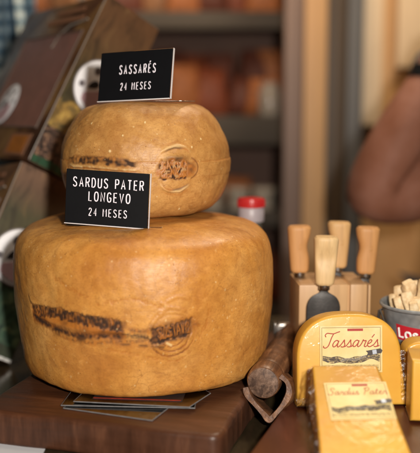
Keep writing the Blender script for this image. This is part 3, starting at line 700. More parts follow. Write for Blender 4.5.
def gift_box(label, Rm, loc, spine, lower):
    t = thing('gift_box', label, 'box', loc, Matrix(Rm), 'cardboard gift boxes behind the cheeses')
    mb = MB(); mb.box((.0005, .0005, -W3), (W1, W2, 0), .0012, 2); bd = mb.build('carton', card_front, t)
    mb = MB(); mb.box((.0020, -.0006, -W3 + .0012), (W1 - .0015, -.0001, -.0012)); sp_ = mb.build('spine_print', spine, t)
    # pale strip along the corner
    mb = MB(); mb.tube([(-.0002, -.0003, -W3 + .002), (-.0002, -.0003, -.002)], .0010, 8); mb.build('corner_strip', trim_m, t)
    def disc(to, nrm, c, r, parent):
        mb = MB(); n = 48
        def ringpts(r_, off): return [to(c[0] + r_ * math.cos(2 * PI * k / n), c[1] + r_ * math.sin(2 * PI * k / n), off) for k in range(n)]
        mb.loft([ringpts(r, .0), ringpts(r, .0006), ringpts(r * .985, .0008)]); e = mb.build('emblem', white_disc, parent)
        mb = MB(); mb.loft([ringpts(r * 1.05, -.0001), ringpts(r * 1.05, .0003)]); mb.build('emblem_border', simple('emblem_border_grey', (.23, .20, .19), .5, .05, 50), e)
        mb = MB()
        for ax, az, rr in ((-.34, .53, .14), (-.16, .72, .07), (-.72, -.16, .11), (.36, .60, .11), (.70, .12, .10), (.02, .84, .04)):
            cc = (c[0] + ax * r, c[1] + az * r)
            mb.loft([[to(cc[0] + rr * r * math.cos(2 * PI * k / 20), cc[1] + rr * r * 1.1 * math.sin(2 * PI * k / 20), o_) for k in range(20)] for o_ in (.0008, .0011)])
        mb.build('emblem_dots', grey_dot, e)
        mb = MB(); blob = smooth_line([(-.46, -.20), (-.42, .0), (-.30, .16), (-.14, .18), (-.06, .06), (-.18, -.10), (-.46, -.20)], 6)
        mb.prism([(c[0] + a * r, c[1] + b * r) for a, b in blob[:-1]], to(1, 0, 0) - to(0, 0, 0), to(0, 1, 0) - to(0, 0, 0), to(0, 0, .0004) - to(0, 0, 0), to(0, 0, .0009)); mb.build('emblem_mouth', blackish, e)
        mb = MB(); blob = smooth_line([(-.52, -.40), (-.10, -.16), (.14, .0), (.56, -.1), (.55, -.62), (.2, -.84), (-.2, -.80), (-.50, -.66), (-.52, -.40)], 6)
        mb.prism([(c[0] + a * r, c[1] + b * r) for a, b in blob[:-1]], to(1, 0, 0) - to(0, 0, 0), to(0, 1, 0) - to(0, 0, 0), to(0, 0, .0004) - to(0, 0, 0), to(0, 0, .0008)); mb.build('emblem_patch', pink, e)
    disc(lambda a, b, o_: Vector((a, -.0008 - o_, b)), None, (W1 * .52, -W3 * .475), .0415, t)
    # display window on the wide face
    def wf(a, b, o_): return Vector((-.0004 - o_, a, b))
    mb = MB(); mb.box((-.0008, .028, -.225), (-.0002, .25, -.060)); wn = mb.build('window', mauve, t)
    mb = MB()
    for p_, q_ in (((.028, -.060), (.25, -.060)), ((.028, -.225), (.25, -.225)), ((.028, -.225), (.028, -.060)), ((.25, -.225), (.25, -.060))):
        mb.tube([(-.0010, p_[0], p_[1]), (-.0010, q_[0], q_[1])], .0016, 6)
    mb.build('window_rim', simple('rim_print', (.13, .085, .065), .4, .1, 40), wn)
    mb = MB(); mb.box((-.0016, .030, -.223), (-.0012, .248, -.062)); mb.build('window_film', clear_film('window_film_clear', (1, 1, 1), .25, .15, .0, .15, 25), wn)
    disc(lambda a, b, o_: Vector((-.0022 - o_, -a, b)), None, (-.19, -.185), .036, t)
    for (y0, y1, z) in ((.06, .16, -.018), (.05, .19, -.034)):
        mb = MB(); mb.box((-.0009, y0, z - .004), (-.0002, y1, z + .004)); mb.build('printed_bar', tan_print, t)
    mb = MB(); mb.box((-.0009, .03, -.272), (-.0002, .11, -.236)); mb.build('printed_panel', tan_print, t)
    mb = MB(); mb.box((-.0013, .04, -.268), (-.00095, .10, -.24)); mb.build('orange_patch', box_orange, t)
    mb = MB(); mb.tube([(-.0012, .030, -.040), (-.0012, .085, -.046), (-.0012, .112, -.062), (-.0012, .118, -.085)], .0016, 6); mb.build('cord_handle', trim_m, t)
    return t
RU = [(.732, -.554, .397), (.479, .832, .279), (-.485, -.014, .875)]
RL = [(.789, -.515, .335), (.409, .847, .338), (-.458, -.129, .879)]
gift_box('dark brown gift box with white emblem, tilted above the lower gift box', RU, (-.0693, .2479, .4973), spine_up, False)
gift_box('lower tilted gift box with green picture, left of the large wheel', RL, (-.1906, .1792, .2524), spine_lo, True)

# ------------------------------------------------------------------ red capped bottle behind the big wheel
t = thing('bottle', 'glass bottle with red and white cap behind the large wheel', 'bottle', (0.1430, .17, -.0398))
mb = MB(); mb.lathe([(.0, 0), (.026, 0), (.029, .004), (.029, .12), (.026, .15), (.0165, .172), (.0155, .185), (.0155, .207)], 40, caps=(False, True))
q = NT('bottle_glass'); q.color((.28, .30, .26)); q.rough(.05); q.b.inputs['Transmission Weight'].default_value = .75; q.b.inputs['IOR'].default_value = 1.45; mb.build('glass_body', q.m, t)
mb = MB(); mb.lathe([(.0185, .191), (.0192, .193), (.0192, .2095), (.0185, .2105)], 40); mb.build('white_collar', simple('collar_white', (.40, .35, .37), .4, .05, 40), t)
mb = MB(); mb.lathe([(.0193, .2108), (.0196, .2125), (.0196, .2200), (.0188, .2225), (.012, .2235), (0, .2235)], 40, caps=(True, False))
for k in range(40):
    a = 2 * PI * k / 40; mb.box((-.0006, -.0007, .2115), (.0006, .0007, .2205), 0, 1, Matrix.Rotation(a, 4, 'Z') @ Matrix.Translation((.0197, 0, 0)))
mb.build('cap', simple('cap_red', (.50, .022, .022), .3, .08, 40), t)

t.scale = (1, 1, 1.072)

# ------------------------------------------------------------------ carved wooden roller beside the wheel
q = NT('old_wood'); v = q.coord((1, 1, 1)); st = q.new('ShaderNodeMapping'); st.inputs['Scale'].default_value = (1, .1, 1); q.link(v, st.inputs[0])
n1 = q.noise(st.outputs[0], 110, 6, .65, .5); n2 = q.noise(v, 45, 5, .6)
c = q.ramp(n1, [(.3, (.052, .020, .009)), (.52, (.16, .068, .028)), (.72, (.30, .145, .066))]); c = q.mix(q.ramp(n2, [(.42, 0.), (.65, .6)]), c, (.05, .021, .010))
q.color(c); q.rough(.42); q.bump(q.math('ADD', n1, n2), .5, .0015); old_wood = q.m
q = NT('end_grain'); v = q.coord((1, .2, 1)); n1 = q.noise(v, 130, 6, .7); n2 = q.noise(v, 75, 3, .5, 1.0)
c = q.ramp(n1, [(.3, (.045, .021, .012)), (.5, (.13, .072, .045)), (.7, (.25, .155, .105))]); c = q.mix(q.ramp(n2, [(.5, 0.), (.62, .8)]), c, (.035, .017, .011)); q.color(c); q.rough(.6); q.bump(n1, .5, .001); endg = q.m
ax0 = Vector((.1445, -.122, .0165)); ax1 = Vector((.197, .085, .016)); L_ = (ax1 - ax0).length
yaw = math.atan2(-(ax1 - ax0).x, (ax1 - ax0).y)
t = thing('wooden_handle', 'old dark wooden roller with grooved rings lying right of the large wheel', 'wooden roller', ax0, (0, 0, yaw))
mb = MB(); rings = []; prof = []
for k in range(61):
    y = L_ * k / 60; r = .0198 + .0006 * math.sin(k * .4) - .0014 * (k / 60)
    for g in (.028, .062, .066, .105, .135, .140): r -= .0016 * math.exp(-((y - g) / .0016) ** 2)
    if k == 0: r = .0185
    prof.append((y, r))
for y, r in prof: rings.append([(r * math.cos(a) * (1 + .015 * math.sin(3 * a + y * 20)), y, r * math.sin(a)) for a in [2 * PI * j / 48 for j in range(48)]])
mb.loft(rings); cy = mb.build('roller', old_wood, t)
mb = MB(); mb.loft([[(rr * math.cos(2 * PI * j / 40), yy, rr * math.sin(2 * PI * j / 40)) for j in range(40)] for rr, yy in ((.0178, .0003), (.0176, -.0009), (.0168, -.0013))]); mb.build('end_face', endg, cy)
# pointed bent band around the near end
loop = smooth_line([(-.0200, 0, -.0080), (-.0170, 0, -.0165), (-.0085, 0, -.0255), (.0030, 0, -.0360), (.0100, 0, -.0420), (.0170, 0, -.0350), (.0260, 0, -.0225), (.0310, 0, -.0105), (.0285, 0, .0010), (.0200, 0, .0080)], 6)
mb = MB(); n = len(loop); rings = []
for i, p in enumerate(loop):
    p = Vector(p); tg = (Vector(loop[min(i + 1, n - 1)]) - Vector(loop[max(i - 1, 0)])).normalized(); nr_ = Vector((tg.z, 0, -tg.x)); th_ = .0042 + .0008 * math.sin(i * .35)
    rings.append([p + nr_ * th_ * a + Vector((0, b, 0)) for a, b in ((-1, .0), (-.7, -.004), (.7, -.004), (1, 0), (1, .040), (.7, .044), (-.7, .044), (-1, .040))])
mb.loft(rings); bo = mb.build('bent_band', old_wood, t); bo.location = (0, 0.002, .0005 + .0); bo.rotation_euler = (-.30, 0, 0)
# metal clasp at the far end
t2 = thing('metal_clasp', 'shiny metal clasp behind the far end of the wooden roller', 'clasp', (.175, .085, -.0098 - .03))
mb = MB(); mb.prism([(0, .0), (.024, 0), (.024, .068), (.020, .072), (.004, .072), (0, .068)], (1, 0, 0), (0, 0, 1), (0, .014, 0), (0, 0, 0.0002), .0015)
mb.build('clasp_body', simple('steel_bright', (.55, .53, .50), .28, .1, 60, 0, 1.0), t2)
mb = MB(); mb.box((-.0025, -.002, .03), (-.0003, .016, .073), .0006); mb.build('clasp_plate', simple('steel_bright2', (.7, .68, .65), .2, .1, 60, 0, 1.0), t2)

# ------------------------------------------------------------------ knife block and four cheese knives
beech = wood('beech_block', (.48, .27, .115), (.66, .42, .21), 2, 30, .08, .45, .1)
beech_end = wood('beech_top', (.36, .20, .09), (.52, .32, .15), 0, 40, .2, .5, .1)
KX, KY, KZ = .2430, .050, -.0102
kb = thing('knife_block', 'pale beech knife block holding four cheese knives', 'knife block', (KX, KY, KZ), (0, 0, .06))
hw = .0475
mb = MB()
mb.box((-hw, -.040, .0002), (.016, .040, .114), .0015); mb.box((.0195, -.040, .0002), (hw - .006, .040, .114), .0015); mb.box((-.02, -.034, .0002), (.03, .034, .1125))
mb.box((hw - .002, -.030, .0002), (hw + .001, .030, .111), .0008)
mb.build('block', beech, kb)
mb = MB(); mb.box((-hw + .002, -.038, .1142), (.0145, .038, .1149), .0004); mb.box((.021, -.038, .1142), (hw - .0075, .038, .1149), .0004); mb.build('top_grain', beech_end, kb)
handle_cols = [((.50, .23, .075), (.66, .36, .14)), ((.62, .40, .18), (.76, .55, .29)), ((.55, .31, .12), (.70, .45, .20)), ((.48, .22, .07), (.64, .34, .13))]
steel_dark = simple('blade_steel', (.035, .032, .030), .42, .7, 90, .1, .4); ferr = simple('ferrule_steel', (.30, .29, .28), .3, .2, 60, 0, 1.0)
def cheese_knife(i, x, y, zt, label, scoop, tilt, rz, blade):
    """origin at the ferrule on the block's top"""
    k = thing('cheese_knife', label, 'knife', (KX + x, KY + y, zt), (tilt[0], tilt[1], rz), 'cheese knives in the block')
    mb = MB(); rings = []; H_ = .0625
    for j in range(33):
        u_ = j / 32; zz = .007 + H_ * u_
        w_ = .0118 + .0040 * u_ ** .8; d_ = .0092 + .0028 * u_
        if u_ > .93: e = (u_ - .93) / .07; f = math.sqrt(max(0, 1 - (e * .93) ** 2)); w_ *= .72 + .28 * f; d_ *= .72 + .28 * f
        if u_ < .05: e = (.05 - u_) / .05; w_ *= 1 - .18 * e * e; d_ *= 1 - .18 * e * e
        dent = .0045 * math.exp(-((u_ - .56) / .20) ** 2)
        ring = []
        for q_ in range(36):
            a = 2 * PI * q_ / 36; cx = math.copysign(abs(math.cos(a)) ** .72, math.cos(a)) * w_; sy = math.copysign(abs(math.sin(a)) ** .72, math.sin(a)) * d_
            if scoop == 'front' and sy < 0: sy += dent * min(1, max(0, 1 - abs(cx) / w_) * 2.2)
            if scoop == 'right' and cx > 0: cx -= dent * .9
            if scoop == 'left' and cx < 0: cx += dent * .9
            ring.append((cx, sy, zz))
        rings.append(ring)
    mb.loft(rings); mb.build('handle', wood('handle_wood_%d' % i, *handle_cols[i], 2, 60, .07, .55, .2), k)
    mb = MB(); mb.lathe([(.0068, .0005), (.0072, .001), (.0070, .0060), (.0080, .0068), (.0080, .0076)], 28); mb.build('ferrule', ferr, k)
    mb = MB()
    if blade == 'spade':
        ol = smooth_line([(.0045, .002), (.006, -.003), (.0155, -.009), (.0205, -.018), (.0215, -.032), (.0205, -.075)], 6); ol = ol + [(-a, b) for a, b in reversed(ol)]
        mb.prism(ol, (1, 0, 0), (0, 0, 1), (0, .0018, 0), (0, -.0009, 0), .0005, 2)
    else:
        mb.box((-.0055, -.0009, -.085), (.0055, .0009, .001), .0004)
    mb.build('blade', steel_dark, k)
zt = KZ + .115
cheese_knife(0, -.0400, .004, zt + .0005, 'orange-brown handled cheese knife at the left side of the block', 'right', (0, -.02, 0), 0, 'plain')
cheese_knife(1, -.0140, -.052, zt - .0050, 'pale handled knife with broad dark spade blade before the block', 'front', (.02, .02, 0), 0, 'spade')
cheese_knife(2, .0135, .024, zt + .003, 'light handled cheese knife at the back of the block', 'left', (-.02, .02, 0), 0, 'plain')
cheese_knife(3, .0475, .000, zt - .0005, 'honey coloured cheese knife at the right side of the block', 'left', (0, .03, 0), 0, 'plain')

# ------------------------------------------------------------------ wrapped cheese pieces
q = NT('cheese_paste'); v = q.coord(); n = q.noise(v, 25, 4); n2 = q.noise(v, 160, 4)
q.color(q.mix(n2, q.ramp(n, [(.3, (.58, .295, .034)), (.7, (.68, .39, .060))]), (.62, .335, .045))); q.rough(.42)
q.b.inputs['Subsurface Weight'].default_value = .25; q.b.inputs['Subsurface Radius'].default_value = (.012, .006, .002); q.b.inputs['Subsurface Scale'].default_value = .5
q.bump(n2, .1, .001); paste = q.m
q = NT('cheese_paste_orange'); v = q.coord(); n = q.noise(v, 25, 4); q.color(q.ramp(n, [(.3, (.52, .250, .022)), (.7, (.62, .335, .040))])); q.rough(.5); q.bump(q.noise(v, 160, 4), .12, .001); q.b.inputs['Subsurface Weight'].default_value = .2; q.b.inputs['Subsurface Radius'].default_value = (.012, .006, .002); q.b.inputs['Subsurface Scale'].default_value = .5; paste_orange = q.m
wrap_m = clear_film('cling_wrap', (1, .995, .98), .16, .17, .002, .45, 40)
crimp_m = clear_film('crimped_wrap', (.97, .95, .9), .25, .6, .05, .9, 130)
q = NT('label_paper'); v = q.coord(); n = q.noise(v, 40, 4); q.color(q.ramp(n, [(.35, (.60, .46, .18)), (.65, (.70, .57, .28))])); q.rough(.6); paper_m = q.m
gold_line = simple('label_line', (.22, .13, .05), .5, .1, 60); red_ink = simple('red_ink', (.34, .022, .010), .5, .1, 60); dark_ink = simple('dark_ink', (.045, .035, .03), .5, .2, 60); grey_ink = simple('grey_ink', (.30, .27, .22), .5, .4, 160); blue_grey = simple('seal_grey', (.42, .46, .52), .4, .1, 60)
q = NT('engraving_ink'); v = q.coord((1, 1, 1.6)); n = q.noise(v, 260, 6, .7, .8); q.color(q.ramp(n, [(.42, (.03, .022, .018)), (.52, (.16, .12, .065)), (.60, (.40, .31, .13)), (.72, (.58, .46, .20))])); q.rough(.6); engr_m = q.m
q = NT('small_print_ink'); v = q.coord((1, 1, 5)); n = q.noise(v, 420, 3, .7); q.color(q.ramp(n, [(.44, (.30, .21, .09)), (.56, (.62, .49, .20))])); q.rough(.6); fine_m = q.m
def label_art(parent, w, h, to, nrm, title, seed, slant=.28, th=.0130, y0=.60):
    """printed paper label: to(x, y, off) maps label coordinates to the piece"""
    rnd = random.Random(seed)
    ax, ay, az = to(1, 0, 0) - to(0, 0, 0), to(0, 1, 0) - to(0, 0, 0), to(0, 0, 1) - to(0, 0, 0)
    mb = MB(); mb.prism([(-w / 2, 0), (w / 2, 0), (w / 2, h), (-w / 2, h)], ax, ay, az * .0003, to(0, 0, .0003)); lb = mb.build('label_sheet', paper_m, parent)
    mb = MB(); m_ = .0022
    fr_ = [(-w / 2 + m_, m_), (w / 2 - m_, m_), (w / 2 - m_, h - m_), (-w / 2 + m_, h - m_), (-w / 2 + m_, m_)]
    for a, b in zip(fr_[:-1], fr_[1:]): mb.tube([to(*a, .0006), to(*b, .0006)], .00028, 6, (nrm, .5))
    mb.build('border', gold_line, lb)
    mb = MB(); mb.prism([(-w * .06, h - .0062), (w * .19, h - .0062), (w * .19, h - .0034), (-w * .06, h - .0034)], ax, ay, az * .0003, to(0, 0, .0007))
    letter(mb, title, th, (0, h * y0), th * .036, lambda a, b: to(a, b, .0008), nrm, SC, .06, 1.0, slant, .4)
    mb.build('red_print', red_ink, lb)
    # engraved landscape band with a wavy outline
    def hill(x): return h * (.33 + .018 * math.sin(9 * x / w + seed) + .016 * math.sin(23 * x / w) + .10 * max(0, x / w))
    xs = [-w / 2 + .0030 + (w - .0060) * i / 40 for i in range(41)]
    mb = MB(); mb.prism([(x, hill(x) - h * (.12 + .02 * math.sin(17 * x / w))) for x in xs] + [(x, hill(x)) for x in reversed(xs)], ax, ay, az * .0002, to(0, 0, .0006)); mb.build('engraving', engr_m, lb)
    mb = MB()
    for k in range(2): mb.tube([to(x, hill(x) - k * h * .055, .0009) for x in xs], [.00012 + .00030 * rnd.random() for _ in xs], 6, (nrm, .4))
    mb.build('ink_outline', dark_ink, lb)
    mb = MB(); mb.prism([(-w * .46, h * .09), (w * .44, h * .09), (w * .44, h * .17), (-w * .46, h * .17)], ax, ay, az * .0002, to(0, 0, .0006)); mb.build('small_print', fine_m, lb)
    # tilted ribbon with dark seal
    mb = MB(); ca, sa = math.cos(.16), math.sin(.16)
    def rp(a, b): return (w * .37 + a * ca - b * sa, h * .44 + a * sa + b * ca)
    mb.prism([rp(-.0095, -.0028), rp(.0075, -.0028), rp(.0095, 0), rp(.0075, .0028), rp(-.0095, .0028), rp(-.0075, 0)], ax, ay, az * .0004, to(0, 0, .0016)); sl = mb.build('seal', dark_ink, lb)
    mb = MB(); mb.prism([rp(-.0024, -.0024), rp(.0024, -.0024), rp(.0024, .0024), rp(-.0024, .0024)], ax, ay, az * .0003, to(0, 0, .0021)); mb.build('seal_window', blue_grey, sl)
    mb = MB(); 
    for dy in (-.0008, .0008): mb.tube([to(*rp(-.040 + .03 * i / 10, -.004 + .0012 * math.sin(i * .8) + dy), .0014) for i in range(11)], .00035, 6, (nrm, .4))
    mb.build('ribbon_line', grey_ink, lb)
def arch(w, h, n=26, sh=.50):
    pts = [(-w / 2, 0), (w / 2 + .06 * w, 0)]
    for k in range(n + 1):
        a = PI * k / n; pts.append((w / 2 * math.copysign(abs(math.cos(a)) ** .76, math.cos(a)), h * sh + h * (1 - sh) * max(0.0, math.sin(a)) ** .85))
    return pts
def wrapped_slab(label, loc, rot, outline, d, bev):
    t = thing('cheese_piece', label, 'cheese', loc, rot, 'shrink wrapped cheese pieces')
    mb = MB(); mb.prism(outline, (1, 0, 0), (0, 0, 1), (0, d, 0), (0, 0, .002), bev, 4); mb.build('paste', paste, t)
    return t
# upright arch-topped piece
w_, h_ = .1215, .106
t = wrapped_slab('arch-topped yellow cheese piece wrapped in film, with cream label', (.2435, -.1330, -.0100), (-.13, 0, .05), arch(w_, h_), .038, .004)
label_art(t, .072, .054, lambda a, b, o_: Vector((a + .0015, -.0014 - o_, b + .041)), (0, -1, 0), 'Tassarés', 5, .16, .0158, .55)
mb = MB(); ol = [(a * 1.018, b * 1.014) for a, b in arch(w_, h_)]; mb.prism(ol, (1, 0, 0), (0, 0, 1), (0, .0405, 0), (0, -.0012, .0012), .0046, 4); mb.build('film', wrap_m, t)
mb = MB(); rnd = random.Random(4)      # crumpled film along the foot and the right side
for (p0, p1, n_, wd) in (((-.062, .003), (-.030, .001), 14, .010), ((.0625, .006), (.0605, .066), 22, .004)):
    rows = []
    for i in range(n_ + 1):
        f = i / n_; a = p0[0] + (p1[0] - p0[0]) * f; b = p0[1] + (p1[1] - p0[1]) * f; z_ = [rnd.uniform(-.002, .002) for _ in range(8)]
        if wd > .005: rows.append([(a + z_[0], -.0035 + z_[1] * .6, b), (a + z_[2], -.0050 + z_[3], b + wd * .5), (a + z_[4], -.0028 + z_[5] * .4, b + wd)])
        else: rows.append([(a - .003, -.003 + z_[1] * .5, b), (a + wd * .6 + z_[2] * .6, -.0036 + z_[3], b), (a + wd + z_[4], .002 + z_[5], b)])
    mb = MB(); mb.loft(rows, (False, False), False, False); mb.build('film_crimp', crimp_m, t)
# front wedge lying against it
t = thing('cheese_piece', 'yellow cheese wedge lying in front of the arch-topped piece', 'cheese', (.2305, -.172, -.0100), (0, 0, 0), 'shrink wrapped cheese pieces')
def wedge_mesh(g, bev):
    """sloped wedge, high at the back, wider and thin at the front; g grows it into its film"""
    bm = bmesh.new()
    P8 = [(-.036 - g, .022 + g, .0004), (.036 + g, .022 + g, .0004), (.036 + g, .002 + g, .0625 + g), (-.036 - g, .002 + g, .0625 + g),
          (-.0415 - g, -.124 - g, .0004), (.0485 + g, -.124 - g, .0004), (.0485 + g, -.124 - g, .0085 + g), (-.0415 - g, -.124 - g, .0085 + g)]
    v = [bm.verts.new(p) for p in P8]
    for f in ((0, 1, 2, 3), (4, 7, 6, 5), (0, 4, 5, 1), (1, 5, 6, 2), (2, 6, 7, 3), (3, 7, 4, 0)): bm.faces.new([v[i] for i in f])
    bmesh.ops.recalc_face_normals(bm, faces=bm.faces[:]); bmesh.ops.bevel(bm, geom=bm.edges[:], offset=bev, segments=4, profile=.55, affect='EDGES')
    return MB().bm(bm, True)
wedge_mesh(0, .0035).build('paste', paste_orange, t)
sl_ = Vector((0, .126, .054)); LS = sl_.length; sl_.normalize(); nn = Vector((0, -sl_.z, sl_.y))
def on_slope(a, b, o_):
    ca, sa = math.cos(.03), math.sin(.03)
    return Vector((.0085 + a * ca - b * sa, .002, .0622)) + sl_ * (-.0855 + b * ca + a * sa) + nn * (.0010 + o_)
label_art(t, .0665, .0560, on_slope, nn, 'Sardus Pater', 8, .10, .0098, .66)
wedge_mesh(.0011, .0042).build('film', wrap_m, t)
mb = MB(); rows = []
for i in range(34):
    f = i / 33; z_ = [rnd.uniform(-.0022, .0022) for _ in range(6)]; y_ = -.002 - .122 * f; zt_ = .0600 - .053 * f; xx = -.0368 - .0055 * f
    rows.append([(xx + .002, y_, zt_ + .002), (xx - .0035 + z_[0], y_ + z_[2], zt_ - .003 + z_[1]), (xx - .006 + z_[3], y_, max(.001, zt_ - .012 + z_[4]))])
mb.loft(rows, (False, False), False, False); mb.build('film_crimp', crimp_m, t)
# pieces at the right edge
t = wrapped_slab('tall yellow cheese piece cut off by the right edge, below the bucket', (.3315, -.1850, -.0100), (0, 0, -.12), [(-.030, 0), (.035, 0), (.035, .066), (-.030, .070)], .05, .004)
mb = MB(); mb.prism([(-.0308, -.0008), (.0358, -.0008), (.0358, .067), (-.0308, .071)], (1, 0, 0), (0, 0, 1), (0, .0515, 0), (0, -.0008, .0022), .004, 3); mb.build('film', wrap_m, t)
t = wrapped_slab('small rounded orange cheese piece between the arch-topped piece and bucket', (.337, -.0900, -.0100), (0, 0, .0), arch(.046, .064, 18, .7), .03, .004)
mb = MB(); mb.prism([(a * 1.03, b * 1.012) for a, b in arch(.046, .064, 18, .7)], (1, 0, 0), (0, 0, 1), (0, .032, 0), (0, -.001, .0012), .004, 3); mb.build('film', wrap_m, t)

# ------------------------------------------------------------------ bucket with bread sticks
BX, BY, BZ = .3560, .000, -.0102
bk = thing('bucket', 'small galvanised bucket with red label at the right edge', 'bucket', (BX, BY, BZ))
q = NT('galvanised'); v = q.coord(); vo = q.new('ShaderNodeTexVoronoi'); q.link(v, vo.inputs['Vector']); vo.inputs['Scale'].default_value = 130
n = q.noise(v, 30, 4); q.color(q.mix(q.math('MULTIPLY', vo.outputs['Distance'], .6), q.ramp(n, [(.3, (.24, .26, .27)), (.7, (.40, .42, .43))]), (.14, .15, .16))); q.rough(q.ramp(n, [(.3, .3), (.7, .48)])); q.set(Metallic=.35); galv = q.m
mb = MB(); mb.lathe([(0, .0003), (.033, .0003), (.034, .002), (.0515, .088), (.0530, .089), (.0545, .0905), (.0545, .0925), (.0530, .0938), (.0508, .0925), (.0495, .089), (.0325, .004), (0, .004)], 160, caps=(False, False)); mb.build('pail', galv, bk)
mb = MB(); mb.tube([(-.0525, -.006, .086), (-.0565, -.006, .084), (-.0575, -.006, .074), (-.0535, -.006, .069), (-.049, -.006, .070)], .0022, 8); mb.tube([(-.056, -.008, .086), (-.050, -.040, .060), (-.028, -.056, .046)], .0013, 8)
mb.build('handle_ear', simple('ear_steel', (.12, .12, .12), .4, .2, 60, 0, .9), bk)
def on_pail(a, z, off): r = .0515 - (.094 - z) * .0175 / .092 + off; return Vector((r * math.sin(a), -r * math.cos(a), z))
mb = MB(); rows = [[on_pail(-.95 + .95 * i / 24, .073 - .004 * i / 24 - .020 * (1 - j), .0012) for i in range(25)] for j in (0, 1)]
mb.loft(rows, (False, False), True, False); lb = mb.build('label', simple('label_red', (.50, .018, .03), .4, .06, 50), bk)
mb = MB(); letter(mb, 'Los', .0118, (.0, .0), .00130, lambda a, b: on_pail(-.86 + a / .047, .0568 + b - a * .08, .0017), (0, -1, 0), GL, .26, 1.25, 0, .3, left=True); mb.build('lettering', simple('label_white', (.8, .78, .76), .5, .03, 50), lb)
bread = NT('bread_stick'); v = bread.coord(); n = bread.noise(v, 120, 5); bread.color(bread.ramp(n, [(.3, (.56, .37, .18)), (.55, (.74, .56, .33)), (.75, (.84, .70, .48))])); bread.rough(.7); bread.bump(n, .5, .0015)
rnd = random.Random(9)
def stick_mesh(seed):
    r_ = random.Random(seed); mb = MB(); rings = []
    for k in range(10):
        f = k / 9; s_ = (.0070 + .0012 * math.sin(f * 7 + seed)) * (.80 if k in (0, 9) else 1) * (1 + .18 * ((seed * 7) % 5 - 2) / 2)
        rings.append([(s_ * math.copysign(abs(math.cos(a)) ** .45, math.cos(a)) + r_.uniform(-.0003, .0003), s_ * .8 * math.copysign(abs(math.sin(a)) ** .45, math.sin(a)) + .0008 * math.sin(f * 5), -.055 + .062 * f) for a in [2 * PI * j / 20 for j in range(20)]])
    mb.loft(rings); return mb.build('bread_stick', bread.m)
sticks = [(-.034, -.012, .112, -.3, -.1), (-.024, -.018, .120, -.3, -.18), (-.012, -.022, .114, -.15, .1), (.004, -.025, .118, -.05, .15), (-.028, .010, .122, -.25, .1), (-.010, .004, .1300, -.1, -.12), (.008, .006, .126, .1, .1), (.022, -.015, .116, .3, .12), (.028, .012, .118, .35, -.1), (-.016, .024, .124, -.1, -.2), (-.036, .006, .112, -.3, .1), (-.018, -.028, .110, -.2, .25), (-.002, -.012, .134, .25, -.3), (.014, -.026, .112, .25, .25), (-.020, -.004, .131, -.35, .25)]
for i, (x, y, z, ty, tx) in enumerate(sticks):
    o = stick_mesh(i); o.location = (BX + x, BY + y, BZ + z - .016); o.rotation_euler = (tx, ty, rnd.uniform(-.7, .7)); tag(o, 'short pale bread stick standing in the galvanised bucket', 'bread stick', 'bread sticks in the bucket')

# ------------------------------------------------------------------ person at the right, behind the table
q = NT('skin'); v = q.coord(); n = q.noise(v, 14, 4); q.color(q.ramp(n, [(.32, (.24, .088, .046)), (.5, (.30, .122, .073)), (.7, (.36, .165, .112))])); q.rough(.6); q.b.inputs['Specular IOR Level'].default_value = .3; q.bump(q.noise(v, 220, 5, .7), .3, .002); q.b.inputs['Subsurface Weight'].default_value = .12; q.b.inputs['Subsurface Radius'].default_value = (.02, .008, .005); skin = q.m
def skinned(name, verts, edges, radii, m, parent=None, sub=2, root=0):
    me = bpy.data.meshes.new(name + '_rig'); me.from_pydata([tuple(p) for p in verts], edges, []); ob = bpy.data.objects.new(name + '_rig', me); COL.objects.link(ob)
    ob.modifiers.new('skin', 'SKIN'); sm = ob.modifiers.new('sub', 'SUBSURF'); sm.levels = sub; sm.render_levels = sub
    sv = me.skin_vertices[0].data
    for i, r_ in enumerate(radii): sv[i].radius = (r_, r_) if not hasattr(r_, '__len__') else r_; sv[i].use_root = (i == root)
    bpy.context.view_layer.update(); dg = bpy.context.evaluated_depsgraph_get()
    me2 = bpy.data.meshes.new_from_object(ob.evaluated_get(dg)); bpy.data.objects.remove(ob); me2.name = name
    me2.materials.clear(); me2.materials.append(m); me2.polygons.foreach_set('use_smooth', [True] * len(me2.polygons))
    o = bpy.data.objects.new(name, me2); COL.objects.link(o)
    if parent: o.parent = parent
    return o
PX, PY = .72, .78
V = [(PX, PY, -.02), (PX, PY, .12), (PX, PY, .30), (PX, PY - .005, .425), (PX - .01, PY - .02, .50), (PX - .02, PY - .04, .575), (PX - .02, PY - .05, .67), (PX - .02, PY - .045, .745),
     (PX - .15, PY - .02, .385), (.505, .545, .180), (.3600, .50, .158), (.4200, .497, .262), (.470, .503, .340), (.500, .515, .405), (.522, .53, .450), (.534, .545, .485),
     (PX + .15, PY - .02, .385), (PX + .20, PY - .05, .13), (PX + .10, PY - .22, .06), (PX + .02, PY - .27, .06),
     (PX - .09, PY, -.12), (PX - .10, PY + .01, -.50), (PX - .10, PY + .03, -.88), (PX - .10, PY - .08, -.91), (PX + .09, PY, -.12), (PX + .10, PY + .01, -.50), (PX + .10, PY + .03, -.88), (PX + .10, PY - .08, -.91)]
Ed = [(0, 1), (1, 2), (2, 3), (3, 4), (4, 5), (5, 6), (6, 7), (2, 8), (8, 9), (9, 10), (10, 11), (11, 12), (12, 13), (13, 14), (14, 15), (2, 16), (16, 17), (17, 18), (18, 19), (0, 20), (20, 21), (21, 22), (22, 23), (0, 24), (24, 25), (25, 26), (26, 27)]
Ra = [(.15, .11), (.14, .10), (.15, .10), (.09, .07), .052, (.07, .085), (.078, .095), (.055, .065), (.072), .072, .0660, .058, .052, .038, (.018, .036), (.014, .036), .068, .05, .04, .028, .09, .06, .042, .03, .09, .06, .042, .03]
pr = skinned('person', V, Ed, Ra, skin)
tag(pr, 'person with bare bent arm and black wristband standing behind the bucket', 'person')
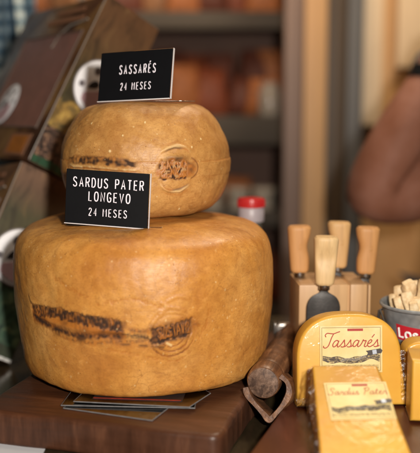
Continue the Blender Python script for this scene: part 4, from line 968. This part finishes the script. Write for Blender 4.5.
# hand fingers and thumb, closed towards the cheek; joined into the body mesh
fm = [pr]
b0 = Vector((.532, .545, .480))
for k, (dx, ln_) in enumerate(((-.026, .066), (-.009, .074), (.009, .070), (.025, .056))):
    p0 = b0 + Vector((.3 * dx, dx, -.004)); pts = [p0, p0 + Vector((.016, .004, .45 * ln_)), p0 + Vector((.034, .010, .78 * ln_)), p0 + Vector((.050, .016, .92 * ln_))]
    fm.append(skinned('finger', pts, [(0, 1), (1, 2), (2, 3)], [.0095, .009, .008, .0068], skin))
pts = [Vector((.522, .525, .447)), Vector((.534, .498, .473)), Vector((.550, .492, .497)), Vector((.564, .494, .513))]
fm.append(skinned('thumb', pts, [(0, 1), (1, 2), (2, 3)], [.013, .011, .010, .008], skin))
bm = bmesh.new()
for f in fm: bm.from_mesh(f.data)
hx, hy, hz = PX - .02, PY - .045, .655   # face: nose, ears, brow, lips as bumps of the same mesh
def bump_sphere(c, r, sc):
    bmesh.ops.create_uvsphere(bm, u_segments=20, v_segments=12, radius=r, matrix=Matrix.Translation(c) @ Matrix.Diagonal((*sc, 1)))
bump_sphere((hx, hy - .100, hz - .005), .016, (.75, 1.1, 1.5)); bump_sphere((hx - .078, hy + .005, hz), .022, (.35, .8, 1.4)); bump_sphere((hx + .078, hy + .005, hz), .022, (.35, .8, 1.4)); bump_sphere((hx, hy - .085, hz - .045), .018, (1.3, .6, .35))
for f in bm.faces: f.smooth = True
bm.to_mesh(pr.data); bm.free()
for f in fm[1:]: bpy.data.objects.remove(f)
cloth = simple('shirt_cloth', (.07, .075, .09), .85, .2, 40)
skinned('shirt', [(PX, PY, -.10), (PX, PY, .12), (PX, PY, .30), (PX, PY - .005, .415), (PX - .155, PY - .02, .385), (.570, .715, .335), (PX + .155, PY - .02, .385), (PX + .20, PY - .05, .19)], [(0, 1), (1, 2), (2, 3), (2, 4), (4, 5), (2, 6), (6, 7)], [(.165, .125), (.155, .115), (.165, .115), (.10, .08), .084, .074, .084, .066], cloth, pr)
skinned('trousers', [(PX, PY, -.06), (PX - .09, PY, -.14), (PX - .10, PY + .01, -.50), (PX - .10, PY + .03, -.86), (PX + .09, PY, -.14), (PX + .10, PY + .01, -.50), (PX + .10, PY + .03, -.86)], [(0, 1), (1, 2), (2, 3), (0, 4), (4, 5), (5, 6)], [(.165, .125), .105, .075, .06, .105, .075, .06], simple('trouser_cloth', (.03, .035, .05), .9, .2, 40), pr)
skinned('hair', [(hx, hy + .02, hz + .04), (hx, hy + .035, hz + .085), (hx, hy + .06, hz + .02), (hx, hy + .055, hz - .05)], [(0, 1), (0, 2), (2, 3)], [(.082, .095), (.06, .07), (.075, .06), (.05, .04)], simple('hair_dark', (.02, .013, .009), .6, .3, 90), pr)
for sx_ in (-1, 1):
    mb = MB(); mb.lathe([(0, -.011), (.008, -.008), (.011, 0), (.008, .008), (0, .011)], 16, (hx + sx_ * .030, hy - .082, hz + .018), (False, False)); mb.build('eye', simple('eye_white', (.5, .48, .45), .2, .1, 40), pr)
# wristband
wc = Vector((.488, .510, .376)); wt = (Vector((.502, .515, .407)) - Vector((.462, .50, .318))).normalized(); wq = wt.to_track_quat('Z', 'Y').to_matrix().to_4x4()
mb = MB(); mb.lathe([(.0440, -.013), (.0465, -.011), (.0465, .011), (.0440, .013)], 40, caps=(False, False)); ob = mb.build('wristband', simple('band_black', (.008, .008, .009), .4, .1, 40), pr)
ob.matrix_local = Matrix.Translation(wc) @ wq
